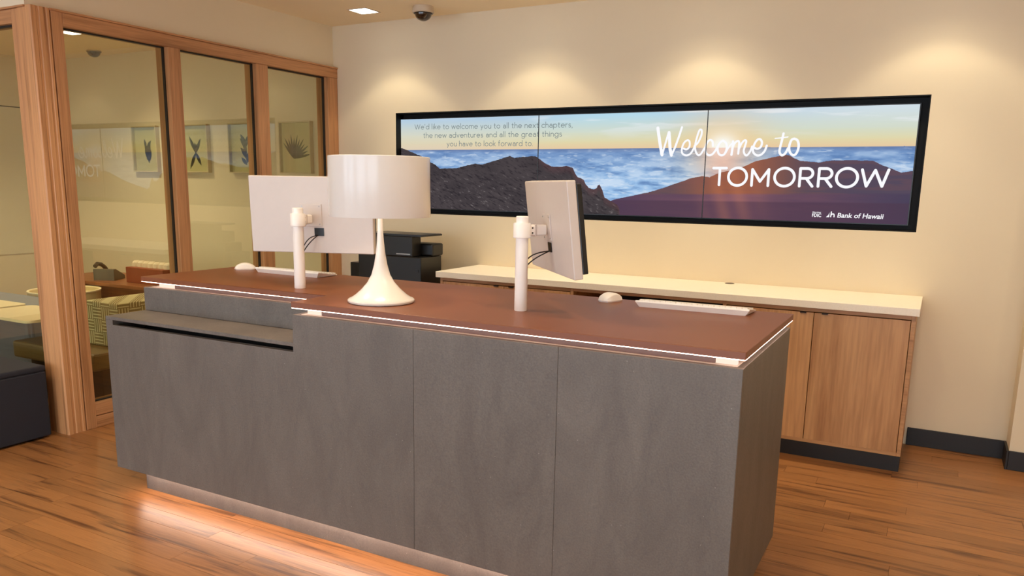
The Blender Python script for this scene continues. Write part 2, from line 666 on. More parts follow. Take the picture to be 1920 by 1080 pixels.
# fluted corner post: L of three boards with grooves
bm = bmesh.new()
prof = [(-1.715, -2.453), (-1.640, -2.453), (-1.607, -2.453), (-1.600, -2.446), (-1.600, -2.420),
        (-1.604, -2.416), (-1.604, -2.404), (-1.600, -2.400), (-1.600, -2.376), (-1.603, -2.373),
        (-1.603, -2.362), (-1.600, -2.359), (-1.600, -2.345), (-1.715, -2.345)]
prism(bm, [(a + 1.66, c + 2.4) for a, c in prof], 0, ZF - 0.002)
post = obj('corner_post', bm, M_POST, w1, loc=(0, -1.2, 0))
ms = []
wpart('stile', w1, FX0, FX1, -2.337, -2.272, 0, ZF - .002, M_OAKV)
wpart('shadow_groove', w1, FX0, FX1 - 0.014, -2.345, -2.337, 0, ZF - .002, M_BLACKG, bev=0)
wpart('top_rail', w1, FX0, FX1 + .002, -2.272, 0.0, 2.312, ZF - .012, M_OAKY)
wpart('trim_strip', w1, FX0, FX1 + .010, -2.345, 0.0, ZF - .012, ZF - .001, M_OAKY, bev=0.002)
wpart('mullion', w1, FX0, FX1, -1.595, -1.503, 0.152, 2.312, M_OAKV)
wpart('mullion', w1, FX0, FX1, -0.862, -0.753, 0.152, 2.312, M_OAKV)
wpart('stile', w1, FX0, FX1, -0.118, 0.0, 0, 2.312, M_OAKV)
wpart('sill_rail', w1, FX0, FX1, -2.272, -0.118, 0.075, 0.152, M_OAKY)
wpart('base_rail', w1, FX0, FX1 - .002, -2.272, -0.118, 0.0, 0.070, M_OAKY)
for a, c in ((-2.272, -1.595), (-1.503, -0.862), (-0.753, -0.118)):
    wpart('glass_pane', w1, GX - 0.0005, GX + 0.0005, a, c, 0.152, 2.312, M_GLASS, bev=0)
    # dark glazing gasket around each pane on the lobby side
    g = bmesh.new()
    y0_, y1_ = a, c
    gx0, gx1, t = GX + 0.002, GX + 0.022, 0.007
    for q in ((y0_, y1_, 2.312 - t, 2.312), (y0_, y1_, 0.152, 0.152 + t), (y0_, y0_ + t, 0.152, 2.312), (y1_ - t, y1_, 0.152, 2.312)):
        box(g, gx0 + 1.66, gx1 + 1.66, q[0] + 1.2, q[1] + 1.2, q[2], q[3])
    obj('gasket', g, M_BLACKG, w1)

# office front glazing
w2 = bpy.data.objects.new('window_2', None)
COL.objects.link(w2)
w2.location = (-3.5, -2.41, 0)
w2['kind'] = 'structure'
w2['label'] = 'oak framed front glazing of the office at the left edge'
wpart('stile', w2, -1.779, -1.715, -2.449, -2.345, 0, ZF - .012, M_OAKV)
wpart('top_rail', w2, -5.75, -1.779, -2.449, -2.345, 2.312, ZF - .012, M_OAKX)
wpart('trim_strip', w2, -5.75, -1.64, -2.463, -2.415, ZF - .012, ZF - .001, M_OAKX, bev=0.002)
wpart('sill_rail', w2, -5.75, -1.779, -2.449, -2.345, 0.0, 0.152, M_OAKX)
wpart('glass_pane', w2, -4.70, -1.779, -2.400, -2.399, 0.152, 2.312, M_GLASS, bev=0)
wpart('mullion', w2, -4.8, -4.70, -2.449, -2.345, 0.152, 2.312, M_OAKV)
wpart('glass_pane', w2, -5.75, -4.80, -2.400, -2.399, 0.152, 2.312, M_GLASS, bev=0)
wpart('gasket', w2, -4.70, -1.779, -2.425, -2.405, 2.303, 2.312, M_BLACKG, bev=0)

# ------------------------------------------------------------------ ceiling lights
cl0 = None


def spot(name, par, loc, power, angle, blend, size=0.05, color=WARM, rot=(0, 0, 0)):
    ld = bpy.data.lights.new(name, 'SPOT')
    ld.energy = power
    ld.spot_size = radians(angle)
    ld.spot_blend = blend
    ld.shadow_soft_size = size
    ld.color = color
    lo = bpy.data.objects.new(name, ld)
    COL.objects.link(lo)
    lo.location = loc
    lo.rotation_euler = rot
    if par:
        lo.parent = par
    return lo


def ceiling_light(x, y, label, group, power, angle=100, blend=0.30, aim=(0, 0)):
    global cl0
    if cl0 is None:
        t = thing('ceiling_light', label, 'ceiling light', (x, y, CH), 0, group)
        bm_ = bmesh.new()
        for q in ((-.086, .086, -.086, -.076), (-.086, .086, .076, .086), (-.086, -.076, -.076, .076), (.076, .086, -.076, .076)):
            box(bm_, q[0], q[1], q[2], q[3], -0.004, 0.0)
        obj('trim_frame', bm_, M_CAMW, t)
        obj('diffuser', B(-.076, .076, -.076, .076, -0.0025, -0.0005), M_LIGHT, t)
        cl0 = t
    else:
        t = dup(cl0, (x, y, CH), label)
        if group:
            t['group'] = group
        elif 'group' in t:
            del t['group']
    x += aim[0]
    y += aim[1]
    spot('lamp_glow', None, (x, y, CH - 0.012), power, angle, blend)
    if angle < 120:
        spot('lamp_core', None, (x, y, CH - 0.012), P_CORE, 66, 0.8)
        spot('lamp_halo', None, (x, y, CH - 0.012), P_HALO, 122, 0.35)
    return t


ceiling_light(-1.033, -0.358, 'small square recessed ceiling light left of the dome camera', 'small square recessed ceiling lights', P_WASH, aim=(.06, -.045))
ceiling_light(-3.92, -0.71, 'square recessed light in the office ceiling behind the glass', 'small square recessed ceiling lights', P_OFFICE, 130, 0.8)
G_OUT = 'small square recessed ceiling lights'
for x_, lb in ((0.23, 'left seam'), (1.42, 'right seam'), (2.70, 'right end')):
    ceiling_light(x_, -0.41, 'square recessed ceiling light above the %s of the video wall' % lb, G_OUT, P_WASH)


# room lights out of frame: bare lamps in the ceiling
for x_, y_, pw in ((-0.3, -2.7, .8), (0.9, -2.7, .8), (2.1, -2.7, .8), (3.9, -1.6, .5), (3.9, -3.6, 1), (-0.5, -5.2, 1), (1.6, -5.2, 1),
                   (3.8, -5.6, 1), (-3.2, -4.2, 1), (-1.2, -4.0, .6), (0.6, -6.8, 1)):
    spot('lamp_glow', None, (x_, y_, CH - 0.012), P_ROOM * pw, 156, 0.7, size=0.06)
for x_, y_ in ((-2.7, -1.5), (-4.4, -1.6)):
    spot('lamp_glow', None, (x_, y_, CH - 0.012), P_OFFICE, 130, 0.8, size=0.06)


# dome cameras
def dome(x, y, label, flush=False):
    t = thing('security_camera', label, 'camera', (x, y, CH))
    bm_ = bmesh.new()
    lathe(bm_, [(0, 0), (0.070, 0), (0.074, -0.012), (0.076, -0.040), (0.072, -0.046), (0, -0.046)], 36)
    hs_ = obj('housing', bm_, M_CAMW, t, smooth=True)
    bm_ = bmesh.new()
    lathe(bm_, [(0.060 * cos(a), -0.046 - 0.052 * sin(a)) for a in [i * pi / 2 / 10 for i in range(10)]] + [(0, -0.098)], 36)
    obj('dome_cover', bm_, M_DOME, t, smooth=True)
    bm_ = bmesh.new()
    lathe(bm_, [(0.0615, -0.046), (0.0655, -0.046), (0.0655, -0.050), (0.0615, -0.050)], 36, closed=True)
    obj('retaining_ring', bm_, M_BLACK, t, smooth=True)
    if flush:
        hs_.scale = (.9, .9, .25)
        for c in t.children:
            if c is not hs_:
                c.location.z = .036
    return t


dome(-0.555, -0.30, 'smoked dome security camera on the ceiling right of the square light')
dome(-4.62, -0.02, 'dark dome security camera on the office ceiling behind the glass', flush=True)

# ------------------------------------------------------------------ video wall
vw = thing('video_wall', 'wide black framed video wall of three screens showing a sunrise above clouds', 'video wall', (0.8, 0.0, 1.645))
SX0, SX1, SZ0, SZ1, SY = -1.018, 2.6175, 1.3048, 1.9851, 0.055
bm = bmesh.new()
LT = 0.006
box(bm, XL - .8, XL - .8 + LT, 0.0, 0.12, ZB - 1.645, ZT - 1.645)
box(bm, XR - .8 - LT, XR - .8, 0.0, 0.12, ZB - 1.645, ZT - 1.645)
box(bm, XL - .8, XR - .8, 0.0, 0.12, ZT - 1.645 - LT, ZT - 1.645)
box(bm, XL - .8, XR - .8, 0.0, 0.12, ZB - 1.645, ZB - 1.645 + LT)
obj('recess_liner', bm, M_BLACKM, vw)
obj('backing_board', B(XL - .8 + .004, XR - .8 - .004, 0.090, 0.12, ZB - 1.645 + .004, ZT - 1.645 - .004), M_BLACKM, vw)


def vnoise(w, h, fx, fy, rs):
    gx, gy = int(fx) + 2, int(fy) + 2
    g = rs.rand(gy, gx)
    xs = np.linspace(0, fx, w, endpoint=False)
    ys = np.linspace(0, fy, h, endpoint=False)
    xi, yi = xs.astype(int), ys.astype(int)
    xf, yf = xs - xi, ys - yi
    xf = xf * xf * (3 - 2 * xf)
    yf = (yf * yf * (3 - 2 * yf))[:, None]
    a = g[yi][:, xi] * (1 - xf) + g[yi][:, xi + 1] * xf
    b_ = g[yi + 1][:, xi] * (1 - xf) + g[yi + 1][:, xi + 1] * xf
    return a * (1 - yf) + b_ * yf


def fbm(w, h, fx, fy, rs, o=4):
    s = np.zeros((h, w))
    amp, tot = 1.0, 0.0
    for i in range(o):
        s += amp * vnoise(w, h, fx * 2 ** i, fy * 2 ** i, rs)
        tot += amp
        amp *= 0.55
    return s / tot


def make_picture():
    """sunrise over a sea of clouds with two dark ridges, computed pixel by pixel in the plane of the screens"""
    w, h = 2184, 408
    rs = np.random.RandomState(5)
    X = np.linspace(SX0, SX1, w)[None, :].repeat(h, 0)
    Z = np.linspace(SZ0, SZ1, h)[:, None].repeat(w, 1)

    def C(*c):
        return np.array(c, float)[None, None, :]

    def mix(a, b_, t):
        t = np.clip(t, 0, 1)[:, :, None]
        return a * (1 - t) + b_ * t
    hor = 1.752 + 0.0 * X + 0.003 * (fbm(w, h, 60, 1, rs, 3) - .5)
    t = (Z - hor) / (SZ1 - 1.752)
    top = mix(C(184, 210, 232), C(214, 228, 236), (X - 1.0) / 1.4)
    top = mix(top, C(186, 222, 240), (1.4 - np.abs(X - 0.75) * 2.0))
    sky = mix(C(236, 206, 166), C(230, 220, 174), t / 0.22)
    sky = mix(sky, C(216, 224, 206), (t - 0.18) / 0.30)
    sky = mix(sky, top + 0 * sky, (t - 0.45) / 0.5)
    cl = fbm(w, h, 9, 16, rs, 5)
    sky = mix(sky, C(238, 242, 246), np.clip((cl - 0.56) * 5, 0, 0.75) * np.clip(t * 1.6 - .35, 0, 1) * np.clip((X + .6) / 1.5, 0.2, 1))
    # warm haze at the left
    sky = mix(sky, C(226, 214, 196), np.clip((0.4 - X) * .6, 0, .65) * np.clip(1 - t, 0, 1))
    # cloud sea
    n1 = fbm(w, h, 26, 22, rs, 5)
    n2 = fbm(w, h, 70, 60, rs, 3)
    d = (hor - Z) / 0.3
    sea = mix(C(120, 152, 200), C(158, 196, 236), d * 1.3)
    sea = sea + 0 * X[:, :, None]
    sea = mix(sea, C(206, 226, 248), np.clip((n1 - 0.46) * 5.0, 0, 1) * np.clip(0.25 + d * .9, 0, 1))
    sea = mix(sea, C(92, 128, 182), np.clip((0.44 - n1) * 5.0, 0, 1) * 0.75)
    sea = mix(sea, C(232, 240, 250), np.clip((n2 - 0.62) * 6.0, 0, 1) * .5)
    far = fbm(w, h, 12, 2, rs, 4)
    sea = mix(sea, C(104, 124, 168), np.clip(1 - (hor - Z) / (0.012 + 0.03 * far), 0, 1) * .8)
    img = np.where((Z > hor)[:, :, None], sky, sea)
    # sun glow
    r = np.sqrt((X - 1.51) ** 2 + ((Z - 1.762) * 1.25) ** 2)
    glow = np.exp(-(r / 0.10) ** 2)
    img = mix(img, C(252, 206, 150), np.exp(-(r / 0.26) ** 2) * .7)
    img = mix(img, C(255, 252, 240), glow * 1.25)
    beam = np.exp(-((X - 1.51 + (Z - 1.76) * 0.1) / 0.12) ** 2) * (Z < hor)
    img = mix(img, C(240, 180, 160), beam * .55)

    def ridge(pts, rough, seed):
        px = np.array([p[0] for p in pts])
        pz = np.array([p[1] for p in pts])
        line = np.interp(np.linspace(SX0, SX1, w), px, pz, left=-1, right=-1)
        rr = np.random.RandomState(seed)
        j = fbm(w, 1, 160, 1, rr, 3)[0] - .5
        return np.where(line > 0, line + rough * j, 0)[None, :]
    R2 = [(0.70, 1.37), (0.78, 1.405), (0.838, 1.419), (1.026, 1.459), (1.133, 1.492), (1.237, 1.529), (1.319, 1.558), (1.39, 1.573), (1.441, 1.566),
          (1.509, 1.596), (1.626, 1.621), (1.72, 1.665), (1.822, 1.689), (1.896, 1.706), (1.924, 1.701), (1.99, 1.67),
          (2.099, 1.659), (2.16, 1.67), (2.299, 1.674), (2.401, 1.668), (2.488, 1.63), (2.556, 1.603), (2.62, 1.613)]
    l2 = ridge(R2, 0.005, 11)
    m2_ = Z < l2
    nn = fbm(w, h, 14, 30, rs, 5)
    hill = mix(C(100, 80, 88), C(158, 96, 74), np.clip(1.25 - np.abs(X - 1.60) / 0.36, 0, 1))
    hill = mix(hill, C(88, 76, 94), np.clip((X - 1.9) / .4, 0, 1))
    hill = mix(hill, C(140, 88, 84), np.clip((nn - .5) * 2, 0, .2))
    # foreground plain
    plain_ = mix(C(92, 70, 92), C(112, 80, 96), nn)
    plain_ = mix(plain_, C(176, 112, 112), np.exp(-((X - 1.62) / 0.22) ** 2) * .55)
    plain_ = mix(plain_, C(70, 60, 92), np.clip((1.1 - X) * 1.6, 0, 1) * .8)
    plain_ = mix(plain_, C(76, 68, 92), np.clip((X - 2.1) / .5, 0, 1) * .9)
    edge = 1.455 + 0.02 * (X - 1) + 0.008 * (fbm(w, h, 20, 1, rs, 3) - .5)
    hill = mix(hill, plain_, np.clip((edge - Z) / 0.012, 0, 1))
    hill = mix(hill, C(82, 60, 78), np.clip((1.412 + .012 * (X - 1) - Z) / .01, 0, 1) * .55)
    ray = np.clip(np.sin((X - 1.5 + (Z - 1.75) * .35) * 46) * .5 + .5, 0, 1) * np.exp(-((X - 1.58) / 0.16) ** 2)
    hill = mix(hill, C(226, 140, 96), ray * .2)
    img = np.where(m2_[:, :, None], hill, img)
    R1 = [(-1.02, 1.77), (-0.95, 1.75), (-0.902, 1.731), (-0.82, 1.703), (-0.745, 1.659), (-0.698, 1.643), (-0.652, 1.61), (-0.5, 1.616), (-0.333, 1.649),
          (-0.27, 1.642), (-0.183, 1.665), (-0.038, 1.704), (-0.001, 1.691), (0.058, 1.696), (0.129, 1.703), (0.176, 1.701), (0.211, 1.68),
          (0.247, 1.655), (0.305, 1.63), (0.373, 1.627), (0.418, 1.635), (0.469, 1.62), (0.492, 1.576), (0.51, 1.556), (0.554, 1.541),
          (0.572, 1.507), (0.595, 1.485), (0.634, 1.473), (0.655, 1.483), (0.663, 1.503), (0.675, 1.508), (0.699, 1.469), (0.717, 1.42),
          (0.766, 1.396), (0.81, 1.373), (0.827, 1.344), (0.834, 1.304)]
    l1 = ridge(R1, 0.006, 12)
    m1_ = Z < l1
    u = X * 1.0 + (Z - 1.6) * 1.6
    idx = ((u - u.min()) / (u.max() - u.min()) * (w - 1)).astype(int)
    st = fbm(w, h, 260, 42, rs, 4)
    st2 = np.take_along_axis(st, np.clip(idx, 0, w - 1), 1)
    rk = mix(C(60, 54, 58), C(84, 76, 78), fbm(w, h, 22, 12, rs, 5))
    rk = mix(rk, C(34, 30, 36), np.clip((0.44 - st2) * 5, 0, 1) * .55)
    rk = mix(rk, C(168, 160, 158), np.clip((st2 - 0.70) * 9, 0, 1) * np.clip((1.62 - Z) * 9, 0, 1) * .5)
    rk = mix(rk, C(112, 72, 76), np.clip(1 - (l1 - Z) / .06, 0, 1) * np.clip((X - .15) * 5, 0, .5))
    img = np.where(m1_[:, :, None], rk, img)
    img = np.clip(img, 0, 255) / 255.0
    out = np.ones((h, w, 4), np.float32)
    out[:, :, :3] = img
    im = bpy.data.images.new('sunrise_picture', w, h, alpha=False)
    im.pixels.foreach_set(out.ravel())
    im.update()
    im.pack()
    return im


IMG = make_picture()
mt = bpy.data.materials.new('lit_screen')
mt.use_nodes = True
nt = mt.node_tree
nt.nodes.clear()
ti = N(nt, 'ShaderNodeTexImage')
ti.image = IMG
ti.extension = 'EXTEND'
em = N(nt, 'ShaderNodeEmission')
em.inputs[1].default_value = 0.95
ou = N(nt, 'ShaderNodeOutputMaterial')
nt.links.new(ti.outputs[0], em.inputs[0])
nt.links.new(em.outputs[0], ou.inputs[0])
M_SCREEN = mt
for k in range(3):
    a = SX0 + (SX1 - SX0) * k / 3
    c = SX0 + (SX1 - SX0) * (k + 1) / 3
    body = obj('display_panel', B(a - .8 + (-0.003 if k else -.004), c - .8 + (.004 if k == 2 else -.0), SY + 0.002, SY + 0.034, SZ0 - 1.645 - .006, SZ1 - 1.645 + .006), M_BLACK, vw)
    bm = bmesh.new()
    uvl = bm.loops.layers.uv.new('UVMap')
    x0, x1 = a + 0.002, c - 0.002
    vs = [bm.verts.new(p) for p in ((x0 - .8, SY, SZ0 - 1.645), (x1 - .8, SY, SZ0 - 1.645), (x1 - .8, SY, SZ1 - 1.645), (x0 - .8, SY, SZ1 - 1.645))]
    f = bm.faces.new(vs)
    for lp in f.loops:
        lp[uvl].uv = ((lp.vert.co.x + .8 - SX0) / (SX1 - SX0), (lp.vert.co.z + 1.645 - SZ0) / (SZ1 - SZ0))
    obj('lit_screen', bm, M_SCREEN, body)
for xs in (SX0 + (SX1 - SX0) / 3, SX0 + 2 * (SX1 - SX0) / 3):
    obj('seam', B(xs - .8 - .0028, xs - .8 + .0028, SY - 0.004, SY + 0.002, SZ0 - 1.645, SZ1 - 1.645), M_BLACK, vw)


# ---- lettering shown on the screens
def arc(cx, cy, rx, ry, a0, a1, n=14):
    return [(cx + rx * cos(radians(a0 + (a1 - a0) * i / n)), cy + ry * sin(radians(a0 + (a1 - a0) * i / n))) for i in range(n + 1)]


def ribbon(bm, pts, w, y):
    """flat stroke of width w (number, or a list per point) with round ends in the plane y"""
    ws = w if isinstance(w, (list, tuple)) else [w] * len(pts)
    for i in range(len(pts) - 1):
        (x0, z0), (x1, z1) = pts[i], pts[i + 1]
        dx, dz = x1 - x0, z1 - z0
        L = sqrt(dx * dx + dz * dz)
        if L < 1e-7:
            continue
        nx, nz = -dz / L, dx / L
        a, b_ = ws[i] / 2, ws[i + 1] / 2
        vs = [bm.verts.new(p) for p in ((x0 + nx * a, y, z0 + nz * a), (x0 - nx * a, y, z0 - nz * a), (x1 - nx * b_, y, z1 - nz * b_), (x1 + nx * b_, y, z1 + nz * b_))]
        bm.faces.new(vs)
    for (x0, z0), ww in zip(pts, ws):
        bm.faces.new([bm.verts.new((x0 + ww / 2 * cos(k * pi / 4), y, z0 + ww / 2 * sin(k * pi / 4))) for k in range(8)])


def smooth_pts(p, n=5):
    out = []
    for i in range(len(p) - 1):
        p0, p1, p2, p3 = p[max(i - 1, 0)], p[i], p[i + 1], p[min(i + 2, len(p) - 1)]
        for k in range(n):
            t = k / n
            out.append(tuple(0.5 * ((2 * p1[j]) + (-p0[j] + p2[j]) * t + (2 * p0[j] - 5 * p1[j] + 4 * p2[j] - p3[j]) * t * t
                                    + (-p0[j] + 3 * p1[j] - 3 * p2[j] + p3[j]) * t ** 3) for j in range(2)))
    out.append(p[-1])
    return out


x_ = 0.62
r_ = 0.31
GL = {
    'o': (0.62, [arc(.31, .31, .31, .31, 0, 360, 20)]),
    'c': (0.50, [arc(.31, .31, .31, .31, 45, 315, 16)]),
    'e': (0.60, [[(.01, .33), (.60, .33)] + arc(.31, .31, .31, .31, 4, 318, 18)]),
    'a': (0.50, [arc(.26, .20, .24, .20, 0, 360, 16), [(.5, 0), (.5, .40)] + arc(.27, .40, .23, .22, 0, 150, 8)]),
    'd': (0.62, [arc(.31, .31, .31, .31, 0, 360, 20), [(.62, 0), (.62, 1.05)]]),
    'g': (0.62, [arc(.31, .31, .31, .31, 0, 360, 20), [(.62, .62), (.62, -.05)] + arc(.32, -.05, .30, .26, 0, -150, 10)]),
    'p': (0.62, [arc(.31, .31, .31, .31, 0, 360, 20), [(0, .62), (0, -.32)]]),
    'h': (0.50, [[(0, 0), (0, 1.05)], [(0, .36)] + arc(.25, .36, .25, .26, 180, 0, 10) + [(.5, 0)]]),
    'n': (0.50, [[(0, 0), (0, .62)], [(0, .36)] + arc(.25, .36, .25, .26, 180, 0, 10) + [(.5, 0)]]),
    'm': (0.84, [[(0, 0), (0, .62)], [(0, .38)] + arc(.21, .38, .21, .24, 180, 0, 10) + [(.42, 0)], [(.42, .38)] + arc(.63, .38, .21, .24, 180, 0, 10) + [(.84, 0)]]),
    'u': (0.50, [[(0, .62), (0, .26)] + arc(.25, .26, .25, .26, 180, 360, 10) + [(.5, .62)], [(.5, .3), (.5, 0)]]),
    'l': (0.06, [[(.03, 0), (.03, 1.05)]]),
    'i': (0.06, [[(.03, 0), (.03, .62)], [(.03, .83), (.03, .85)]]),
    't': (0.34, [[(.14, .88), (.14, .12)] + arc(.26, .12, .12, .12, 180, 290, 6), [(0, .62), (.32, .62)]]),
    'f': (0.32, [arc(.25, .86, .13, .18, 60, 180, 6) + [(.12, 0)], [(0, .62), (.30, .62)]]),
    'k': (0.42, [[(0, 0), (0, 1.05)], [(.40, .62), (.02, .28)], [(.12, .37), (.42, 0)]]),
    'r': (0.30, [[(0, 0), (0, .62)], [(0, .36)] + arc(.24, .36, .24, .26, 180, 75, 7)]),
    's': (0.40, [arc(.20, .46, .17, .16, 40, 230, 9) + arc(.20, .16, .19, .16, 60, -150, 9)]),
    'v': (0.50, [[(0, .62), (.25, 0), (.50, .62)]]),
    'w': (0.80, [[(0, .62), (.20, 0), (.40, .60), (.60, 0), (.80, .62)]]),
    'x': (0.46, [[(0, .62), (.46, 0)], [(0, 0), (.46, .62)]]),
    'y': (0.50, [[(0, .62), (.27, .02)], [(.50, .62), (.12, -.32)]]),
    'W': (1.15, [[(0, .95), (.29, 0), (.575, .93), (.86, 0), (1.15, .95)]]),
    "'": (0.05, [[(.02, .98), (.02, .76)]]),
    ',': (0.08, [[(.06, .03), (.0, -.15)]]),
    '.': (0.06, [[(.03, .0), (.03, .02)]]),
    ' ': (0.18, []),
    'T': (0.78, [[(0, .955), (.78, .955)], [(.39, .955), (.39, .045)]]),
    'O': (1.02, [arc(.51, .50, .47, .47, 0, 360, 36)]),
    'M': (0.92, [[(.05, .04), (.05, .90)], [(.05, .90), (.46, .26), (.87, .90)], [(.87, .90), (.87, .04)]]),
    'R': (0.66, [[(.05, .04), (.05, .955)], [(.05, .955), (.36, .955)] + arc(.36, .70, .25, .255, 90, -90, 12) + [(.05, .445)], [(.33, .445), (.62, .04)]]),
}


def text_line(bm, txt, x0, x1, z0, z1, size, wt, y, gap):
    tw = sum(GL[c][0] + gap for c in txt) - gap
    kx = (x1 - x0) / tw
    cur = 0
    for c in txt:
        wd, strokes = GL[c]
        for st in strokes:
            pp = []
            for p in st:
                X_ = x0 + (cur + p[0]) * kx
                pp.append((X_ - .8, z0 + (z1 - z0) * (X_ - x0) / (x1 - x0) + p[1] * size - 1.645))
            ribbon(bm, pp, wt, y)
        cur += wd + gap


M_TXTG = emis('grey_screen_lettering', (128, 140, 142), 0.95)
M_TXTW = emis('white_screen_lettering', (252, 252, 255), 1.0)
TY = SY - 0.0015
bm = bmesh.new()
text_line(bm, "We'd like to welcome you to all the next chapters,", -0.882, 0.457, 1.909, 1.899, 0.037, 0.0044, TY, 0.22)
text_line(bm, "the new adventures and all the great things", -0.801, 0.376, 1.844, 1.838, 0.037, 0.0044, TY, 0.22)
text_line(bm, "you have to look forward to.", -0.585, 0.149, 1.779, 1.775, 0.037, 0.0044, TY, 0.22)
obj('small_lettering', bm, M_TXTG, vw)
bm = bmesh.new()
x0t = 1.462
TOM = [('T', 1.462, 1.546), ('O', 1.556, 1.681), ('M', 1.703, 1.816), ('O', 1.842, 1.970), ('R', 1.991, 2.078), ('R', 2.100, 2.187), ('O', 2.202, 2.330)]
for ch, a, c in TOM:
    wd, strokes = GL[ch]
    for st in strokes:
        ribbon(bm, [(a + p[0] / wd * (c - a) - .8, 1.512 + p[1] * 0.117 - 1.645) for p in st], 0.0165, TY)
ribbon(bm, [(a - .8, c - 1.645) for a, c in ((2.347, 1.618), (2.376, 1.522), (2.4185, 1.615), (2.461, 1.522), (2.490, 1.618))], 0.0165, TY)
obj('word_lettering', bm, M_TXTW, vw)
SCR = [
    ([(1.076, 1.882), (1.085, 1.836), (1.097, 1.777), (1.114, 1.708)], .021), ([(1.114, 1.708), (1.129, 1.765), (1.151, 1.851)], .013),
    ([(1.154, 1.851), (1.16, 1.803), (1.167, 1.744), (1.178, 1.706)], .021), ([(1.178, 1.706), (1.199, 1.754), (1.221, 1.821), (1.239, 1.884)], .014),
    ([(1.258, 1.748), (1.278, 1.742), (1.296, 1.761), (1.294, 1.793), (1.277, 1.8), (1.256, 1.78), (1.246, 1.743), (1.252, 1.716), (1.278, 1.704), (1.305, 1.715), (1.325, 1.748), (1.329, 1.764)], .0125),
    ([(1.329, 1.764), (1.352, 1.787), (1.37, 1.832), (1.37, 1.862), (1.356, 1.863), (1.342, 1.819), (1.333, 1.764), (1.34, 1.727), (1.358, 1.705), (1.376, 1.716), (1.393, 1.747)], .0125),
    ([(1.393, 1.742), (1.402, 1.765)], .010), ([(1.449, 1.763), (1.444, 1.792), (1.425, 1.8), (1.408, 1.779), (1.402, 1.75), (1.407, 1.72), (1.425, 1.705), (1.447, 1.71), (1.467, 1.734), (1.478, 1.758)], .0135),
    ([(1.511, 1.796), (1.491, 1.78), (1.480, 1.752), (1.487, 1.718), (1.506, 1.704), (1.527, 1.713), (1.538, 1.746), (1.533, 1.778), (1.511, 1.796)], .0135),
    ([(1.535, 1.721), (1.544, 1.741), (1.556, 1.762), (1.568, 1.777)], .009),
    ([(1.575, 1.79), (1.575, 1.751), (1.571, 1.707)], .015), ([(1.572, 1.741), (1.584, 1.775), (1.603, 1.792), (1.614, 1.784), (1.614, 1.751), (1.613, 1.714)], .0135),
    ([(1.615, 1.741), (1.628, 1.774), (1.647, 1.796), (1.658, 1.789), (1.652, 1.761), (1.646, 1.73), (1.656, 1.707), (1.669, 1.704), (1.686, 1.727), (1.696, 1.758)], .0125),
    ([(1.71, 1.75), (1.728, 1.743), (1.748, 1.753), (1.755, 1.78), (1.744, 1.8), (1.727, 1.799), (1.711, 1.776), (1.703, 1.745), (1.707, 1.72), (1.729, 1.703), (1.754, 1.707), (1.775, 1.73), (1.785, 1.762)], .0135),
    ([(1.880, 1.834), (1.874, 1.794), (1.866, 1.749), (1.865, 1.721), (1.88, 1.703), (1.899, 1.714), (1.914, 1.746)], .0145), ([(1.832, 1.805), (1.869, 1.808), (1.908, 1.813)], .007),
    ([(1.946, 1.802), (1.93, 1.794), (1.92, 1.759), (1.925, 1.724), (1.944, 1.704), (1.961, 1.709), (1.973, 1.736), (1.974, 1.768), (1.964, 1.793), (1.946, 1.802)], .0145),
]
bm = bmesh.new()
for pts, wd in SCR:
    pp = smooth_pts(pts) if len(pts) > 4 else pts
    ribbon(bm, [(a - .8, c - 1.645) for a, c in pp], wd, TY - .0004)
obj('script_lettering', bm, M_TXTW, vw)


def font_text(body, x, z, size, w_to, weight, shear, par, name, mat):
    cu = bpy.data.curves.new(name, 'FONT')
    cu.body = body
    cu.size = size
    cu.shear = shear
    cu.offset = weight * 0.45
    o = bpy.data.objects.new(name, cu)
    COL.objects.link(o)
    bpy.context.view_layer.update()
    dg = bpy.context.evaluated_depsgraph_get()
    me = bpy.data.meshes.new_from_object(o.evaluated_get(dg))
    xs = [v.co.x for v in me.vertices]
    k = w_to / (max(xs) - min(xs))
    mn = min(xs)
    for v in me.vertices:
        v.co = Vector(((v.co.x - mn) * k + x - .8, TY, v.co.y + z - 1.645))
    bpy.data.objects.remove(o)
    me.materials.clear()
    me.materials.append(mat)
    o = bpy.data.objects.new(name, me)
    COL.objects.link(o)
    o.parent = par
    return o


font_text('Bank of Hawaii', 2.232, 1.3335, 0.040, 0.256, 0.0016, 0.12, vw, 'bank_lettering', M_TXTW)
font_text('FDIC', 2.087, 1.3335, 0.029, 0.053, 0.0016, 0.0, vw, 'small_bank_lettering', M_TXTW)
font_text('Member', 2.089, 1.3575, 0.0115, 0.050, 0.0003, 0.0, vw, 'tiny_lettering', M_TXTW)
bm = bmesh.new()
yy = TY
for poly in ([(2.168, 1.3335), (2.179, 1.3335), (2.1865, 1.3335), (2.1865, 1.362), (2.182, 1.350), (2.176, 1.341)],):
    bm.faces.new([bm.verts.new((a - .8, yy, c - 1.645)) for a, c in poly])
ribbon(bm, [(a - .8, c - 1.645) for a, c in ((2.195, 1.3365), (2.197, 1.366))], 0.0065, yy)
ribbon(bm, [(a - .8, c - 1.645) for a, c in ((2.197, 1.347), (2.203, 1.354), (2.210, 1.354), (2.214, 1.348), (2.214, 1.3365))], 0.0065, yy)
obj('emblem', bm, M_TXTW, vw)

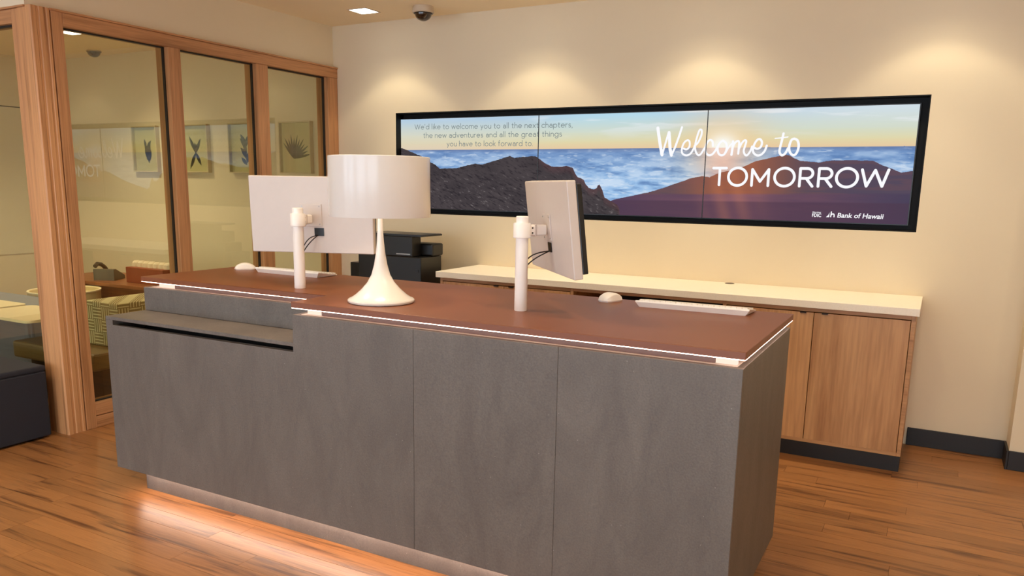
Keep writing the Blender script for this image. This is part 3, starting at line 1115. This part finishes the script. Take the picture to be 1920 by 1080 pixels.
# ------------------------------------------------------------------ credenza below the video wall
CY, DY = -0.5926, -0.5562
wt_ = thing('worktop', 'long cream stone worktop along the wall under the video wall', 'worktop', (1.24, -0.30, 0.858))
obj('slab', B(-0.258 - 1.24, 2.7415 - 1.24, CY + .30, -0.002 + .30, 0, 0.040, bev=0.002), M_QUARTZ, wt_)
bm = bmesh.new()
lathe(bm, [(0, .0405), (.024, .0405), (.027, .0425), (.030, .041), (.030, .0398), (0, .0398)], 28)
g_ = obj('cable_grommet', bm, M_DARKM, wt_, loc=(0.40, 0.245, 0), smooth=True)


def cabinet(xa, xb, label, group=None):
    t = thing('cabinet', label, 'cabinet', ((xa + xb) / 2, -0.28, 0), 0)
    o = t.location
    bm_ = bmesh.new()
    T = 0.021
    for q in ((xa, xa + T, DY, -.01, .0835, .858), (xb - T, xb, DY, -.01, .0835, .858), (xa + T, xb - T, DY, -.01, .0835, .103),
              (xa + T, xb - T, DY, -.01, .833, .858), (xa + T, xb - T, -.03, -.01, .103, .833)):
        box(bm_, q[0] - o.x, q[1] - o.x, q[2] - o.y, q[3] - o.y, q[4], q[5], bev=.001)
    obj('carcass', bm_, M_CABX, t)
    obj('toe_kick', B(xa + .004 - o.x, xb - .002 - o.x, -0.565 + .004 - o.y + 0.0, -.03 - o.y, 0, .0835), M_BASE, t)
    mid = (xa + xb) / 2
    for i, (a, c) in enumerate(((xa + T + .003, mid - .0018), (mid + .0018, xb - T - .003))):
        cx_ = (a + c) / 2
        d = obj('door', B(a - cx_, c - cx_, -.010, .010, -.3625, .3625, bev=.0012), M_CABV, t, loc=(cx_ - o.x, DY + .011 - o.y, .4655))
        hx = (c - cx_ - .055) if i == 0 else (a - cx_ + .055)
        obj('finger_pull', B(hx - .016, hx + .016, -.024, -.008, .3585, .3645), M_DARKM, d)
    return t


cabinet(1.722, 2.7265, 'two door oak cabinet at the right end under the worktop')
cabinet(-0.243, 0.772, 'two door oak cabinet at the left end, mostly behind the desk')
bay = thing('open_bay', 'dark open bay under the worktop between the two oak cabinets', 'cabinet', (1.247, -.28, 0))
o = bay.location
obj('top_rail', B(.773 - o.x, 1.721 - o.x, DY - o.y, DY + .02 - o.y, .835, .858), M_CABX, bay)
obj('back_panel', B(.773 - o.x, 1.721 - o.x, -.04 - o.y, -.02 - o.y, 0, .835), M_BASE, bay)
obj('divider', B(1.232 - o.x, 1.252 - o.x, -.50 - o.y, -.04 - o.y, 0, .835), M_BASE, bay)

# ------------------------------------------------------------------ copier
cp = thing('copier', 'black floor standing copier left of the cream worktop', 'copier', (-0.62, -0.33, 0))


def cbox(name, x0, x1, y0, y1, z0, z1, mat, bev=.006, par=None):
    return obj(name, B(x0 + .62, x1 + .62, y0 + .33, y1 + .33, z0, z1, bev=bev), mat, par or cp)


cbox('paper_cabinet', -.94, -.38, -.60, -.34, 0.03, .60, M_COPY)
for i in range(2):
    d = cbox('paper_drawer', -.92, -.40, -.61, -.59, .08 + .25 * i, .30 + .25 * i, M_COPYD)
cbox('body', -.93, -.375, -.60, -.34, .60, .985, M_COPY)
cbox('side_tray', -1.04, -.93, -.56, -.36, .70, .915, M_COPYD)
cbox('tray_bracket', -.965, -.93, -.52, -.4, .915, .962, M_COPYD)
cbox('scanner_head', -.87, -.45, -.60, -.49, .985, 1.128, M_COPY)
cbox('exit_unit', -.86, -.355, -.485, -.345, .988, 1.075, M_COPY, bev=.012)
bm = bmesh.new()
prism(bm, [(-.86, 1.1285), (-.86, 1.142), (-.38, 1.142), (-.37, 1.138), (-.37, 1.1285)], -.27, -.01, axis=1)
for v in bm.verts:
    v.co.x += .62
obj('document_lid', bm, M_COPYD, cp)
cbox('output_slot', -.585, -.465, -.604, -.598, 1.000, 1.007, M_METAL, bev=0)
cbox('release_button', -.42, -.395, -.604, -.598, .88, .90, M_BLACK, bev=0)
for sx_ in (-.90, -.42):
    for sy_ in (-.55, -.39):
        cbox('caster', sx_ - .02, sx_ + .02, sy_ - .02, sy_ + .02, 0, .03, M_BLACK)

# ------------------------------------------------------------------ reception desk
DX0, DX1, DF, DB = -0.625, 2.317, -2.82, -1.992
ZP, ZS = 0.110, 0.9694
STEP = 0.552
UB = -2.607
dk = thing('reception_desk', 'grey stone reception desk with a lit brown top and a lowered shelf left', 'desk', (0.85, -2.4, 0))


def dpart(name, x0, x1, y0, y1, z0, z1, mat, bev=.0015, par=None):
    cx_, cy_, cz_ = (x0 + x1) / 2, (y0 + y1) / 2, (z0 + z1) / 2
    loc = (cx_ - .85, cy_ + 2.4, cz_)
    if par is not None:
        loc = (loc[0] - par.location.x, loc[1] - par.location.y, loc[2] - par.location.z)
    return obj(name, B(x0 - cx_, x1 - cx_, y0 - cy_, y1 - cy_, z0 - cz_, z1 - cz_, bev=bev), mat, par or dk, loc=loc)


TH = 0.022
# front stone sheets: an L shaped one on the left, then two plain ones
bm = bmesh.new()
Lp = [(DX0, ZP), (1.1366, ZP), (1.1366, ZS), (STEP, ZS), (STEP, .816), (DX0, .816)]
prism(bm, [(a - .3, c - .5) for a, c in Lp], -TH / 2, TH / 2, axis=1, bev=.0012)
obj('stone_panel', bm, M_STONE, dk, loc=(.3 - .85, DF + TH / 2 + 2.4, .5))
dpart('stone_panel', 1.1374, 1.7187, DF, DF + TH, ZP, ZS, M_STONE)
dpart('stone_panel', 1.7193, DX1, DF, DF + TH, ZP, ZS, M_STONE)
dpart('side_panel', DX1 - TH, DX1 - .0005, DF + TH + .001, DB, ZP, ZS, M_STONE)
dpart('side_panel', DX0 + .0005, DX0 + TH, DF + TH + .001, DB, ZP, .8385, M_STONE)
dpart('side_panel', DX0 + .0005, DX0 + TH, UB + TH, DB, .856, ZS, M_STONE)
dpart('step_panel', STEP + .001, STEP + TH, DF + TH + .001, UB + TH, .856, ZS, M_STONE)
dpart('upper_panel', DX0, STEP, UB, UB + TH, .856, ZS, M_STONE)
dpart('shelf', DX0, STEP - .001, DF, UB + .20, .8387, .8551, M_STONE)
dpart('shelf_end', DX0, DX0 + .05, DF, DF + .18, .816, .8387, M_STONE, bev=0)
dpart('slot_lining', DX0 + .05, STEP, DF + .17, DF + .19, .70, .8387, M_BLACKG, bev=0)
dpart('slot_lining', DX0 + .05, STEP, DF + .024, DF + .17, .70, .71, M_BLACKG, bev=0)
dpart('core', DX0 + TH, DX1 - TH, -2.59, DB + .05, ZP + .02, .80, M_BLACKM, bev=0)
dpart('back_panel', DX0 + TH, DX1 - TH, DB - .03, DB - .012, ZP, ZS, M_STONE)
# stone caps under the glowing gap, coloured near-white to look lit by the strip
M_CAP = plain('whitened_cap', (238, 226, 214), 0.6)
dpart('cap', STEP + TH, DX1 - TH - .001, DF + TH, DB - .03, ZS - .020, ZS - .001, M_CAP, bev=0)
dpart('cap', DX0 + TH, STEP + TH, UB + TH, DB - .03, ZS - .020, ZS - .001, M_CAP, bev=0)
# riser between stone box and top
M_RISE = plain('bronze_riser', (112, 84, 74), 0.5, noise=0.05)
dpart('riser', 0.665, DX1 - .095, DF + .045, DB - .05, ZS - .002, .9975, M_RISE, bev=0)
dpart('riser', -0.455, 0.665, UB + .045, DB - .05, ZS - .002, .9975, M_RISE, bev=0)
M_ACRGLOW = emis('acrylic_painted_glow', (255, 226, 206), 1.15)  # strip light at the riser ends, put into acrylic pieces as emission
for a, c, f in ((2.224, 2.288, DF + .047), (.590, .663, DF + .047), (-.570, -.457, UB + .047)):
    dpart('acrylic_glow_block', a, c, f, f + .02, ZS, .9950, M_ACRGLOW, bev=0)
# brown top, stepped in plan
bm = bmesh.new()
tp = [(-.631, -2.615), (.5545, -2.615), (.5545, -2.828), (2.3235, -2.828), (2.3235, -1.985), (-.631, -1.985)]
prism(bm, [(a - .85, c + 2.4) for a, c in tp], .9985, 1.022, bev=.0018)
obj('glass_top', bm, M_DTOP, dk)
# glowing edge under the top
bm = bmesh.new()
zz = (.9960, .9983)
w_ = .009
e_ = .0015
for q in ((.5545 + e_, 2.3235 - e_, -2.828 + e_, -2.828 + w_), (-.631 + e_, .5545 + w_, -2.615 + e_, -2.615 + w_),
          (.5545 + e_, .5545 + w_, -2.828 + w_, -2.615 + e_), (2.3235 - w_, 2.3235 - e_, -2.828 + w_, -1.99),
          (-.631 + e_, -.631 + w_, -2.615 + w_, -1.99)):
    box(bm, q[0] - .85, q[1] - .85, q[2] + 2.4, q[3] + 2.4, *zz)
obj('light_strip', bm, M_LED, dk, label='glowing white edge light under the brown top')
# toe kick and its light
TKX0, TKX1, TKY = -0.508, DX1 - .11, -2.752
bm = bmesh.new()
box(bm, TKX0 - .85, TKX1 - .85, TKY + 2.4, -2.08 + 2.4, 0, ZP)
obj('toe_kick', bm, M_STONE, dk)
obj('bottom_board', B(DX0 + TH - .85, DX1 - TH - .85, DF + TH + 2.4, DB - .03 + 2.4, ZP + .0005, ZP + .018), M_BLACKM, dk)
bm = bmesh.new()
box(bm, TKX0 - .85, TKX1 - .85, -2.794 + 2.4, -2.784 + 2.4, ZP + .0155, ZP + .0205)
obj('toe_light_strip', B(TKX0 - .85, TKX1 - .85, -2.790 + 2.4, -2.782 + 2.4, ZP - .006, ZP - .0005), M_LEDF, dk, label='warm light strip under the desk')
bm.free()


# ------------------------------------------------------------------ monitors
def monitor(px, py, mc, az, tilt, label, cable_side):
    t = thing('monitor', label, 'monitor', (px, py, 1.022), 0)
    bm_ = bmesh.new()
    lathe(bm_, [(0, 0), (.0235, 0), (.0245, .002), (.0235, .29), (.0235, .352), (.021, .355), (0, .355)], 32)
    obj('pole', bm_, M_WHITEP, t, smooth=True)
    bm_ = bmesh.new()
    lathe(bm_, [(.0236, .274), (.031, .274), (.033, .277), (.033, .326), (.031, .330), (.0236, .330)], 32, closed=True)
    cl = obj('clamp', bm_, M_WHITEP, t, smooth=True)
    # set screws
    c = Vector(mc) - Vector((px, py, 1.022))
    r = Vector((cos(az), sin(az), 0))
    n = Vector((sin(az), -cos(az), 0))        # out of the back, towards the visitors
    u = Vector((0, 0, 1)) * cos(tilt) + n * sin(tilt)
    nn = r.cross(u)                           # back normal
    if nn.dot(n) < 0:
        nn = -nn
    R = Matrix((r, -nn, u)).transposed().to_4x4()   # local x right, y away from visitors, z up
    Wm, Hm = .575, .345
    hd = obj('housing', B(-Wm / 2, Wm / 2, 0, .034, -Hm / 2, Hm / 2, bev=.004), M_WHITE, t)
    hd.matrix_local = Matrix.Translation(c) @ R
    obj('display', B(-Wm / 2 + .004, Wm / 2 - .002, .0345, .055, -Hm / 2 + .016, Hm / 2 - .014, bev=.003), M_BLACK, hd)
    # arm from clamp to back plate
    hub = Vector((0, 0, .302))
    tgt = c + nn * 0.004
    tgt2 = Vector((tgt.x, tgt.y, .302 + 0.0))
    d = (tgt2 - hub)
    L = d.length
    ang = math.atan2(d.y, d.x)
    a_ = obj('arm', B(.026, max(L - .006, .05), -.013, .013, -.020, .020, bev=.006), M_WHITEP, t, loc=hub, rot=(0, 0, ang))
    obj('pivot_cap', B(.050, .060, -.0145, .0145, -.022, .022, bev=.003), M_WHITE, a_)
    for k in (-.009, .009):
        obj('screw', B(.036, .041, -.0150, -.0128, k - .003, k + .003), M_BLACK, a_)
    obj('mount_plate', B(-.05, .05, -.004, .0, -.05, .05, bev=.001), M_WHITE, hd)
    for sx in (-.04, .04):
        for sz in (-.04, .04):
            obj('screw', B(sx - .0025, sx + .0025, -.0055, -.0035, sz - .0025, sz + .0025), M_METAL, hd)
    # connector recess and cables
    kx, kz = cable_side
    obj('connector_recess', B(kx - .022, kx + .022, -.003, .006, kz - .018, kz + .018), M_BLACK, hd)
    for j in (0, 1):
        p0 = c + r * (kx - .012 + .004 * j) + u * (kz - .016) + nn * .004
        p3 = Vector((.020 * (r.x), .020 * r.y, p0.z - .045 - .022 * j)) + Vector((0, 0, 0))
        pts = []
        for i in range(9):
            s_ = i / 8
            q = p0.lerp(p3, s_)
            q.z += sin(pi * s_) * (.012 if j == 0 else .004)
            q += nn * .012 * sin(pi * s_)
            pts.append(q)
        b2 = bmesh.new()
        tube(b2, pts, .0024, 8)
        obj('cable', b2, M_BLACK, t, smooth=True)
    return t


monitor(0.293, -2.497, (0.268, -2.385, 1.3415), 0.385, 0.055, 'white monitor behind the table lamp, back turned to visitors', (.035, -.075))
monitor(1.412, -2.505, (1.466, -2.40, 1.3345), -0.842, 0.119, 'white monitor right of the lamp, turned sideways on its pole', (.015, -.075))


# ------------------------------------------------------------------ keyboards and mice
def keyboard(x, y, rz, label):
    t = thing('keyboard', label, 'keyboard', (x, y, 1.022), rz)
    bm_ = bmesh.new()
    # wedge: rear edge (towards visitors, -y) raised; plate wider than the foot
    sec = [(-.062, 0.0), (.060, 0.0), (.066, .004), (.066, .009), (-.066, .026), (-.068, .020)]
    nS = len(sec)
    rows = []
    for s_, inset in ((-1, 1), (1, 1)):
        ring = []
        for (yy_, z_) in sec:
            hw = .207 if z_ < .003 else .222
            ring.append(bm_.verts.new((s_ * hw, yy_, z_)))
        rows.append(ring)
    for i in range(nS):
        bm_.faces.new((rows[0][i], rows[0][(i + 1) % nS], rows[1][(i + 1) % nS], rows[1][i]))
    bm_.faces.new(rows[0])
    bm_.faces.new(rows[1][::-1])
    body_ = obj('body', bm_, M_WHITEP, t)
    # keys on the sloping face
    bm_ = bmesh.new()
    for r in range(6):
        yk = -.052 + r * .0205
        zk = .009 + (.066 - yk) / .132 * .017
        n = 20
        for k in range(n):
            if r == 5 and 5 <= k <= 10:
                if k == 5:
                    box(bm_, -.210 + 5 * .0212, -.210 + 11 * .0212 - .002, yk, yk + .017, zk - .004, zk + .0035)
                continue
            xk = -.210 + k * .0212
            box(bm_, xk, xk + .0190, yk, yk + .017, zk - .004, zk + .0035)
    ks = obj('keys', bm_, M_KEY, t)
    ks['kind'] = 'stuff'
    return t


keyboard(1.966, -2.085, 0.02, 'white keyboard at the right end of the desk beside the mouse')
keyboard(-0.118, -2.092, -0.03, 'white keyboard behind the left monitor pole, at the far side of the desk')


def mouse(x, y, rz, label):
    t = thing('mouse', label, 'mouse', (x, y, 1.022), rz)
    bm_ = bmesh.new()
    nU, nV = 16, 12
    grid = []
    for i in range(nU + 1):
        a = i / nU
        row_ = []
        yy_ = -.056 + .112 * a
        hw = .030 * (1 - (2 * a - 1) ** 6) ** .5 + .003
        for j in range(nV + 1):
            s_ = -1 + 2 * j / nV
            zt_ = (.004 + .027 * sin(pi * min(1, .10 + a * .82)) ** 1.1) * max(0, (1 - abs(2 * a - 1) ** 8)) ** .5 * max(0, (1 - abs(s_) ** 4)) ** .45
            row_.append(bm_.verts.new((hw * s_, yy_, .006 + zt_)))
        grid.append(row_)
    for i in range(nU):
        for j in range(nV):
            bm_.faces.new((grid[i][j], grid[i + 1][j], grid[i + 1][j + 1], grid[i][j + 1]))
    rim = [grid[0][j] for j in range(nV + 1)] + [grid[i][nV] for i in range(1, nU + 1)] + \
          [grid[nU][j] for j in range(nV - 1, -1, -1)] + [grid[i][0] for i in range(nU - 1, 0, -1)]
    low = [bm_.verts.new((v.co.x * .93, v.co.y * .95, 0)) for v in rim]
    nR = len(rim)
    for i in range(nR):
        bm_.faces.new((rim[i], rim[(i + 1) % nR], low[(i + 1) % nR], low[i]))
    bm_.faces.new(low[::-1])
    obj('shell', bm_, M_WHITEP, t, smooth=True)
    bm_ = bmesh.new()
    tube(bm_, [(-.003, -.030, .0215), (.003, -.030, .0215)], .006, 12)
    obj('wheel', bm_, M_KEY, t)
    return t


mouse(1.606, -2.070, -0.30, 'white mouse left of the right hand keyboard')
mouse(-0.475, -2.095, -0.75, 'white mouse at the left end of the desk beside the keyboard')

# ------------------------------------------------------------------ table lamp
lp = thing('table_lamp', 'white table lamp with a glossy drum shade and trumpet base on the desk', 'lamp', (0.847, -2.629, 1.022))
bm = bmesh.new()
lathe(bm, [(0, .0015), (.1285, .0015), (.131, .004), (.132, .010), (.1285, .0145), (.118, .0185), (.101, .030), (.077, .052), (.053, .080), (.037, .110),
           (.026, .150), (.0185, .195), (.014, .24), (.0115, .28), (.0105, .33), (.0105, .38), (0, .38)], 72)
obj('base', bm, M_LACQ, lp, smooth=True)
bm = bmesh.new()
lathe(bm, [(0, 0), (.127, 0), (.127, .0015), (0, .0015)], 60)
obj('felt_pad', bm, M_BLACK, lp)
bm = bmesh.new()
zb_, zt_ = .338, .567
lathe(bm, [(.1945, zb_), (.1965, zb_), (.1975, zb_ + .002), (.1960, zt_ - .002), (.1945, zt_), (.1925, zt_), (.1915, zt_ - .002), (.1930, zb_ + .003)], 96, closed=True)
sh = obj('shade', bm, M_LACQ, lp, smooth=True)
bm = bmesh.new()
lathe(bm, [(0, zt_ - .008), (.1918, zt_ - .008), (.1918, zt_ - .011), (0, zt_ - .011)], 64)
obj('top_disc', bm, M_SHIN, sh)
bm = bmesh.new()
lathe(bm, [(0, .38), (.018, .38), (.018, .41), (0, .41)], 24)
obj('socket', bm, M_WHITE, lp, smooth=True)
bm = bmesh.new()
lathe(bm, [(0, .41), (.014, .412), (.022, .425), (.031, .450), (.031, .465), (.022, .485), (0, .493)], 24)
obj('bulb', bm, emis('lamp_bulb', (255, 226, 186), 12), lp, smooth=True)
ld = bpy.data.lights.new('lamp_bulb_light', 'POINT')
ld.energy = 26.0
ld.color = (1, .80, .56)
ld.shadow_soft_size = .035
lo = bpy.data.objects.new('lamp_bulb_light', ld)
COL.objects.link(lo)
lo.location = (0, 0, .447)
lo.parent = lp
bpy.data.objects['bulb'].visible_shadow = True

# ------------------------------------------------------------------ ottoman in front of the glazing
ot = thing('ottoman', 'dark navy upholstered cube ottoman at the left edge against the corner post', 'ottoman', (-2.15, -2.83, 0))
obj('body', B(-.50, .49, -.32, .315, .012, .395, bev=.008), M_NAVY, ot)
obj('seat_pad', B(-.50, .49, -.32, .318, .395, .430, bev=.012), M_NAVY, ot)
for sx_ in (-.45, .44):
    for sy_ in (-.28, .27):
        obj('glide', B(sx_ - .015, sx_ + .015, sy_ - .015, sy_ + .015, 0, .012), M_BLACK, ot)

# ------------------------------------------------------------------ office furniture behind the glass
sf = thing('armchair', 'olive seated armchair with a fret patterned back, behind the glass partition', 'armchair', (-2.2, -1.7, 0))
obj('seat_cushion', B(-2.62 + 2.2, -1.76 + 2.2, -2.16 + 1.7, -1.35 + 1.7, .30, .412, bev=.015), M_OLIVE, sf)
obj('seat_base', B(-2.56 + 2.2, -1.80 + 2.2, -2.08 + 1.7, -1.35 + 1.7, .06, .300, bev=.004), plain('dark_brown_base', (48, 30, 20), .6), sf)
obj('backrest', B(-2.10 + 2.2, -1.775 + 2.2, -1.96 + 1.7, -1.02 + 1.7, .412, .705, bev=.012), M_FRET, sf)
for sx_ in (-.3, .38):
    for sy_ in (-.35, .3):
        obj('leg', B(sx_ - .02, sx_ + .02, sy_ - .02, sy_ + .02, 0, .06), M_BLACK, sf)

M_TABW = plain('cream_laminate', (240, 222, 186), .45)


def ctable(xa, xb, ya, yb, z, label):
    t = thing('side_table', label, 'table', ((xa + xb) / 2, (ya + yb) / 2, 0))
    o = t.location
    bm_ = bmesh.new()
    R = .05
    pts = []
    for (cx_, cy_, a0) in ((xb - R, yb - R, 0), (xa + R, yb - R, 90), (xa + R, ya + R, 180), (xb - R, ya + R, 270)):
        pts += [(cx_ + R * cos(radians(a0 + k * 15)) - o.x, cy_ + R * sin(radians(a0 + k * 15)) - o.y) for k in range(7)]
    prism(bm_, pts, z - .018, z, bev=.002)
    obj('tabletop', bm_, M_TABW, t)
    bm_ = bmesh.new()
    tube(bm_, [(xa + .04 - o.x, yb - .04 - o.y, .02), (xa + .04 - o.x, yb - .04 - o.y, z - .018)], .012, 12)
    obj('post', bm_, M_SLATE, t)
    obj('foot', B(xa + .005 - o.x, xa + .16 - o.x, yb - .09 - o.y, yb - .01 - o.y, 0, .02), M_METAL, t)
    return t


ctable(-2.84, -2.20, -2.285, -1.875, .60, 'cream laptop table above the olive seat, behind the corner post')
ctable(-3.70, -2.865, -2.32, -1.885, .605, 'cream laptop table at the very left edge behind the front glass')

dm = thing('drum_table', 'round drum side table with a pale raised rim behind the armchair', 'table', (-3.66, -1.12, 0))
bm = bmesh.new()
lathe(bm, [(0, .02), (.25, .02), (.260, .04), (.272, .53), (.272, .56), (.264, .56), (.262, .525), (0, .525)], 48)
obj('drum', bm, plain('cream_drum', (214, 196, 156), .6), dm, smooth=True)
bm = bmesh.new()
lathe(bm, [(.261, .556), (.276, .556), (.276, .566), (.261, .566)], 48, closed=True)
obj('rim', bm, plain('pale_rim', (250, 236, 204), .4), dm, smooth=True)

bl = thing('tub_sofa', 'slate blue upholstered sofa end beneath the cream laptop tables', 'sofa', (-3.75, -1.64, 0))
obj('body', B(-.75, .74, -.19, .20, .04, .56, bev=.03), M_SLATE, bl)
obj('plinth', B(-.70, .70, -.15, .16, 0, .04), M_BLACK, bl)

od = thing('office_desk', 'brown wooden office desk with a telephone on it, behind the glass', 'desk', (-3.15, -0.55, 0))
obj('desktop', B(-1.2, .82, -.30, .30, .575, .605, bev=.003), wood('dark_walnut', (150, 92, 54), (104, 60, 34), 0, .4), od)
obj('end_panel', B(-1.18, -1.15, -.28, .28, 0, .575), bpy.data.materials['dark_walnut'], od)
obj('end_panel', B(.77, .80, -.28, .28, 0, .575), bpy.data.materials['dark_walnut'], od)
obj('modesty_panel', B(-1.15, .77, -.25, -.23, .12, .575), bpy.data.materials['dark_walnut'], od)
ODZ = .605
ph = thing('desk_phone', 'dark desk telephone with its handset, left of the reddish box', 'telephone', (-3.72, -0.66, ODZ), 0.5)
bm = bmesh.new()
prism(bm, [(-.10, 0), (.10, 0), (.10, .03), (-.06, .10), (-.10, .10)], -.09, .09, axis=0)
obj('base', bm, M_PHONE, ph)
bm = bmesh.new()
tube(bm, [(-.07, -.10, .125), (-.07, -.06, .145), (-.07, 0, .135), (-.07, .06, .105), (-.07, .10, .07)], .018, 10)
obj('handset', bm, plain('dark_handset', (58, 50, 40), .4), ph, smooth=True)
rb = thing('brochure_box', 'reddish brown box with a pale scalloped edge on the office desk', 'box', (-3.18, -0.62, ODZ))
obj('box_body', B(-.24, .24, -.09, .09, 0, .135, bev=.004), M_RED, rb)
bm = bmesh.new()
for k in range(7):
    lathe(bm, [(0, .19), (.022, .187), (.036, .17), (.040, .14), (.040, .1352), (0, .1352)], 12, cx=-.205 + k * .068, cy=0)
obj('scalloped_lining', bm, M_PALE, rb, smooth=True)
tr = tag(obj('desk_tray', B(-.16, .16, -.10, .10, 0, .022, bev=.004), M_BLACK, None, loc=(-2.72, -0.66, ODZ)), 'flat black tray on the office desk right of the reddish box', 'tray')


# potted plant behind the far panes
def leaf(bm_, p, d, L, w):
    d = Vector(d).normalized()
    s = d.cross(Vector((0, 0, 1)))
    if s.length < .01:
        s = Vector((1, 0, 0))
    s.normalize()
    n = 6
    L_, R_, C_ = [], [], []
    for i in range(n + 1):
        a = i / n
        c_ = Vector(p) + d * L * a + Vector((0, 0, -.35 * L * a * a))
        ww = w * sin(pi * min(1, a * .93 + .05)) ** .8
        L_.append(bm_.verts.new(c_ + s * ww + Vector((0, 0, .25 * ww))))
        R_.append(bm_.verts.new(c_ - s * ww + Vector((0, 0, .25 * ww))))
        C_.append(bm_.verts.new(c_))
    for i in range(n):
        bm_.faces.new((L_[i], L_[i + 1], C_[i + 1], C_[i]))
        bm_.faces.new((C_[i], C_[i + 1], R_[i + 1], R_[i]))


pp = thing('potted_plant', 'leafy green plant in a pale pot seen through the far panes', 'plant', (-1.96, -0.16, 0))
bm = bmesh.new()
lathe(bm, [(0, 0), (.12, 0), (.15, .30), (.155, .32), (.145, .32), (.14, .29), (0, .29)], 32)
obj('pot', bm, M_PALE, pp, smooth=True)
rg = random.Random(4)
for k in range(13):
    bm = bmesh.new()
    a = k * 2.4
    el = .5 + .5 * rg.random()
    d = (cos(a) * .8, sin(a) * .5, el)
    base = Vector((0, 0, .30))
    tip = base + Vector(d).normalized() * rg.uniform(.18, .38)
    tube(bm, [base, tip], .004, 5)
    leaf(bm, tip, d, rg.uniform(.16, .24), rg.uniform(.035, .06))
    obj('leaf', bm, M_LEAF if k % 3 else M_LEAFP, pp)


# framed botanical prints
def print_art(bm_, kind, rgn):
    for k in range({0: 14, 1: 6, 2: 12, 3: 12}[kind]):
        if kind == 0:
            base, ang, L, w = (rgn.uniform(-.01, .02), -.09 + .008 * k), rgn.uniform(50, 130), rgn.uniform(.05, .11), .014
        elif kind == 1:
            base, ang, L, w = (-.01, -.02), (60, 80, 118, 240, 300, 95)[k], (.11, .06, .13, .13, .10, .07)[k], .016
        elif kind == 2:
            base, ang, L, w = (.01, -.10 + .012 * k), rgn.uniform(50, 140), rgn.uniform(.06, .10), .016
        else:
            base, ang, L, w = (-.03, -.06), 10 + k * 11, (.13 if k % 2 else .15), .009
        a = radians(ang)
        dx, dz = cos(a), sin(a)
        pts = []
        for i in range(9):
            s_ = i / 8
            pts.append((1.35 * (base[0] + dx * L * s_), 1.35 * (base[1] + dz * L * s_) - .01))
        ribbon(bm_, pts, [w * 2.4 * sin(pi * min(1, .08 + .9 * i / 8)) + .001 for i in range(9)], -.0105)


PIC = [(-4.215, 0, M_PRINTG, 'framed print of a grey-green bud, leftmost of four behind the glass'),
       (-3.505, 1, M_PRINTL, 'framed print of crossed light green leaves, second from the left'),
       (-2.865, 2, M_PRINTB, 'framed print of a blue-grey leafy stem, third from the left'),
       (-2.235, 3, M_PRINTD, 'framed print of a dark green spiky plant, rightmost of four')]
for xc, kind, mt_, lb in PIC:
    t = thing('picture_frame', lb, 'picture', (xc, OY, 1.787))
    fw, fh, tk, dp = .183, .222, .011, .045
    bm = bmesh.new()
    for q in ((-fw, fw, fh - tk, fh), (-fw, fw, -fh, -fh + tk), (-fw, -fw + tk, -fh + tk, fh - tk), (fw - tk, fw, -fh + tk, fh - tk)):
        box(bm, q[0], q[1], -dp, -.001, q[2], q[3], bev=.0015)
    obj('frame', bm, M_FRAMEW, t)
    obj('mat_board', B(-fw + tk, fw - tk, -.010, -.002, -fh + tk, fh - tk), M_MATB, t)
    bm = bmesh.new()
    print_art(bm, kind, random.Random(20 + kind))
    obj('botanical_print', bm, mt_, t)
    wv_ = obj('picture_glass', B(-fw + tk, fw - tk, -.036, -.035, -fh + tk, fh - tk), M_GLASS, t)

# pale writing board on the far office wall, seen past the corner post
wb = thing('writing_board', 'pale wall board seen through the front glass at the far left', 'board', (-5.75, -1.3, 1.2))
obj('panel', B(0.001, .012, -.95, 1.45, -.5, .998), M_MATB, wb)
obj('edge_strip', B(0.001, .014, -.95, 1.45, .998, 1.008), M_BLACKG, wb)
